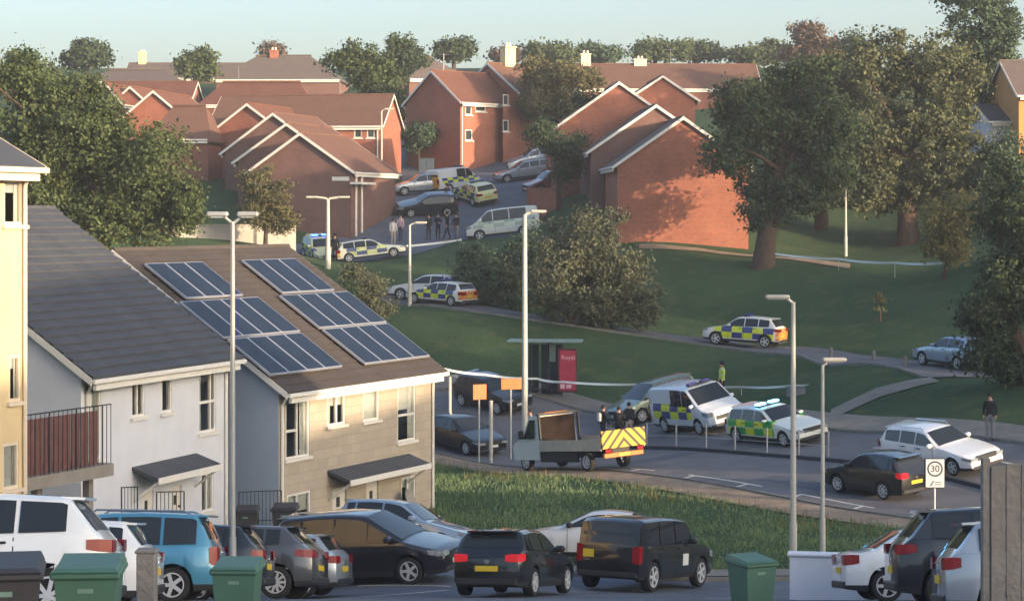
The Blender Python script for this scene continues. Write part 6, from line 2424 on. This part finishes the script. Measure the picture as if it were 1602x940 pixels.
def body_mesh(pose):
    if pose in POSES:
        return POSES[pose]
    st = {'stand': (0.03, 0.0, 0.10, 0.04), 'walk': (0.26, -0.24, 0.12, -0.02), 'lean': (0.08, -0.06, 0.22, 0.25), 'fold': (0.02, -0.02, 0.2, 0.3)}[pose]
    V, E, Rr = [], [], []

    def chain(pts, start=None):
        prev = start
        ids = []
        for p, r in pts:
            V.append(p)
            Rr.append(r)
            i = len(V) - 1
            if prev is not None:
                E.append((prev, i))
            prev = i
            ids.append(i)
        return ids

    sp_ = chain([((0, 0, 0.95), (0.155, 0.12)), ((0.01, 0, 1.10), (0.145, 0.11)), ((0.02, 0, 1.28), (0.165, 0.12)), ((0.01, 0, 1.42), (0.13, 0.10)), ((0.015, 0, 1.50), (0.058, 0.058)),
                 ((0.03, 0, 1.57), (0.072, 0.08)), ((0.035, 0, 1.66), (0.078, 0.092)), ((0.03, 0, 1.72), (0.06, 0.07))])
    hands = []
    for sg, fw in ((1, st[2]), (-1, st[3])):
        chain([((0.01, sg * 0.175, 1.41), (0.075, 0.075)), ((0.0 + fw * 0.3, sg * 0.235, 1.15), (0.052, 0.052)), ((fw, sg * 0.235 if pose != 'fold' else sg * 0.08, 0.93 if pose != 'fold' else 1.12), (0.036, 0.036)),
               ((fw + 0.02, sg * 0.235 if pose != 'fold' else sg * 0.02, 0.85 if pose != 'fold' else 1.12), (0.042, 0.024))], sp_[3])
        hands.append(Vector(V[-1]))
    for sg, fw in ((1, st[0]), (-1, st[1])):
        chain([((0, sg * 0.095, 0.88), (0.105, 0.1)), ((fw * 0.55 + 0.03, sg * 0.10, 0.49), (0.068, 0.066)), ((fw, sg * 0.10, 0.10), (0.045, 0.045)), ((fw + 0.06, sg * 0.105, 0.045), (0.045, 0.04)), ((fw + 0.17, sg * 0.115, 0.035), (0.038, 0.03))], sp_[0])
    me = bpy.data.meshes.new("body_frame")
    me.from_pydata(V, E, [])
    ob = bpy.data.objects.new("body_frame", me)
    COL.objects.link(ob)
    md = ob.modifiers.new("skin", 'SKIN')
    md.use_smooth_shade = True
    for i, sv in enumerate(me.skin_vertices[0].data):
        sv.radius = Rr[i]
        sv.use_root = (i == 0)
    sb = ob.modifiers.new("sub", 'SUBSURF')
    sb.levels = 1
    sb.render_levels = 1
    dg = bpy.context.evaluated_depsgraph_get()
    dg.update()
    out = bpy.data.meshes.new_from_object(ob.evaluated_get(dg))
    bpy.data.objects.remove(ob)
    # fingers, nose
    mb = MB()
    mb.v = [tuple(v.co) for v in out.vertices]
    mb.f = [tuple(p.vertices) for p in out.polygons]
    mb.m = [0] * len(mb.f)
    for hnd, sg in zip(hands, (1, -1)):
        for k in range(4):
            y = hnd.y + (k - 1.5) * 0.0
            x = hnd.x + (k - 1.5) * 0.019
            ln = (0.065, 0.075, 0.07, 0.055)[k]
            mb.tube([(x, hnd.y, hnd.z - 0.01), (x, hnd.y - sg * 0.006, hnd.z - 0.01 - ln * 0.55), (x, hnd.y - sg * 0.022, hnd.z - 0.01 - ln)], [0.0095, 0.0088, 0.007], 5)
        mb.tube([(hnd.x + 0.02, hnd.y, hnd.z + 0.03), (hnd.x + 0.05, hnd.y - sg * 0.01, hnd.z - 0.005), (hnd.x + 0.055, hnd.y - sg * 0.015, hnd.z - 0.035)], [0.011, 0.0095, 0.008], 5)
    mb.tube([(0.11, 0, 1.66), (0.135, 0, 1.63)], [0.008, 0.014], 5)
    me2 = mb.mesh("body", [M_SKIN, CL['black'], CL['black'], M_SHOE], 70)
    mi = []
    for p in me2.polygons:
        c = p.center
        nearhand = min((c - h_).length for h_ in hands) < 0.085
        if c.z > 1.49:
            mi.append(0)
        elif nearhand:
            mi.append(0)
        elif c.z < 0.085:
            mi.append(3)
        elif c.z < 0.93 and abs(c.y) < 0.205:
            mi.append(2)
        else:
            mi.append(1)
    me2.polygons.foreach_set("material_index", mi)
    POSES[pose] = me2
    return me2


_hair = None


def person(label, px, d, yaw, top, legs, pose='stand', scale=1.0, hat=None, bag=None, group=None, hood=False):
    global _hair
    b = gp(px, d)
    root = thing("person", label, "person", b + Vector((0, 0, 0.05)), R(yaw), group)
    root.scale = (scale, scale, scale)
    o = link("body", body_mesh(pose), root)
    for i, m in ((1, top), (2, legs)):
        o.material_slots[i].link = 'OBJECT'
        o.material_slots[i].material = m
    s = MB()
    s.lathe([(0.005, 1.77), (0.05, 1.765), (0.085, 1.735), (0.1, 1.69), (0.098, 1.63), (0.09, 1.60)], 14, 'z', M=Matrix.Translation((0.018, 0, 0)))
    s.v = [(x - 0.012 * max(0, (1.70 - z) * 10), y * 0.92, z) for x, y, z in s.v]
    s.build("hood" if hood else "hair", top if hood else (hat or M_HAIR), root, 60)
    if hat is not None:
        s = MB()
        s.lathe([(0.1, 1.70), (0.108, 1.72), (0.105, 1.78), (0.09, 1.80), (0.01, 1.80)], 14, 'z', M=Matrix.Translation((0.02, 0, 0)))
        s.box(0.1, 0.18, -0.07, 0.07, 1.695, 1.705)
        s.build("cap", hat, root, 50)
    if bag is not None:
        s = MB()
        s.bbox(-0.24, -0.1, -0.14, 0.14, 1.05, 1.42, 0.04)
        s.build("backpack", bag, root)
    return root


person("police officer in a yellow hi-vis jacket on the grass behind the white van", 1130, 104.5, 200, M_HIVIS, CL['black'], 'stand', 1.03, hat=CL['black'])
person("person in black with a white bag, left of the three behind the truck", 943, 98.5, 20, CL['black'], CL['navy'], 'lean', 1.0, bag=CL['white'])
person("person in a long black top with bare shins, middle of the three behind the truck", 968, 97.3, 70, CL['black'], CL['black'], 'fold', 1.0)
person("person in a black top and pale trousers, right of the three behind the truck", 984, 98.2, 110, CL['black'], CL['sand'], 'stand', 0.98)
person("person in a black hooded top and grey shorts beside the white estate", 1549, 83.5, 250, CL['black'], CL['grey'], 'stand', 1.0, hood=True)
person("person in a pale patterned top behind the tall middle lamp post", 830, 100, 210, CL['pale'], CL['black'], 'lean', 1.0)
G_P = "people standing at the street corner"
person("person in dark clothes, leftmost of the dark group at the tape", 671, 146, 250, CL['black'], CL['navy'], 'stand', 1.0, group=G_P, hat=CL['black'])
person("person in dark clothes with arms folded, second of the dark group at the tape", 685, 147, 290, CL['navy'], CL['black'], 'fold', 1.0, group=G_P)
person("person in dark clothes stepping, third of the dark group at the tape", 700, 146, 200, CL['black'], CL['black'], 'walk', 1.02, group=G_P, hat=CL['black'])
person("person in dark top and pale trousers, rightmost of the dark group at the tape", 714, 147, 240, CL['black'], CL['grey'], 'lean', 1.0, group=G_P)
person("person in navy standing alone in the street above the dark group", 699, 157, 260, CL['navy'], CL['black'], 'stand', 1.05, group=G_P, hat=CL['black'])
person("person in white standing behind the police estate's bonnet", 615, 145.5, 300, CL['white'], CL['sand'], 'stand', 1.0, group=G_P)
person("person in a pink top and jeans, right of the one in white", 627, 147, 250, CL['pink'], CL['jeans'], 'lean', 1.0, group=G_P)
person("person in black standing between the two police cars by the white lamp", 524, 139.5, 270, CL['black'], CL['black'], 'stand', 1.03, group=G_P, hat=CL['black'])

# ------------------------------------------------------------------ evening haze in the air
m = bpy.data.materials.new("haze")
m.use_nodes = True
nt = m.node_tree
nt.nodes.remove(nt.nodes["Principled BSDF"])
pv = nt.nodes.new("ShaderNodeVolumePrincipled")
pv.inputs["Color"].default_value = (0.86, 0.9, 0.95, 1)
pv.inputs["Density"].default_value = 0.00045
pv.inputs["Anisotropy"].default_value = 0.2
nt.links.new(pv.outputs[0], nt.nodes["Material Output"].inputs["Volume"])
s = MB()
s.box(-1000, 1000, -600, 1700, -16, 60)
o = s.build("haze", m)
tag(o, "thin pale evening haze over the whole hillside", None, None, 'stuff')
SC.cycles.volume_bounces = 0
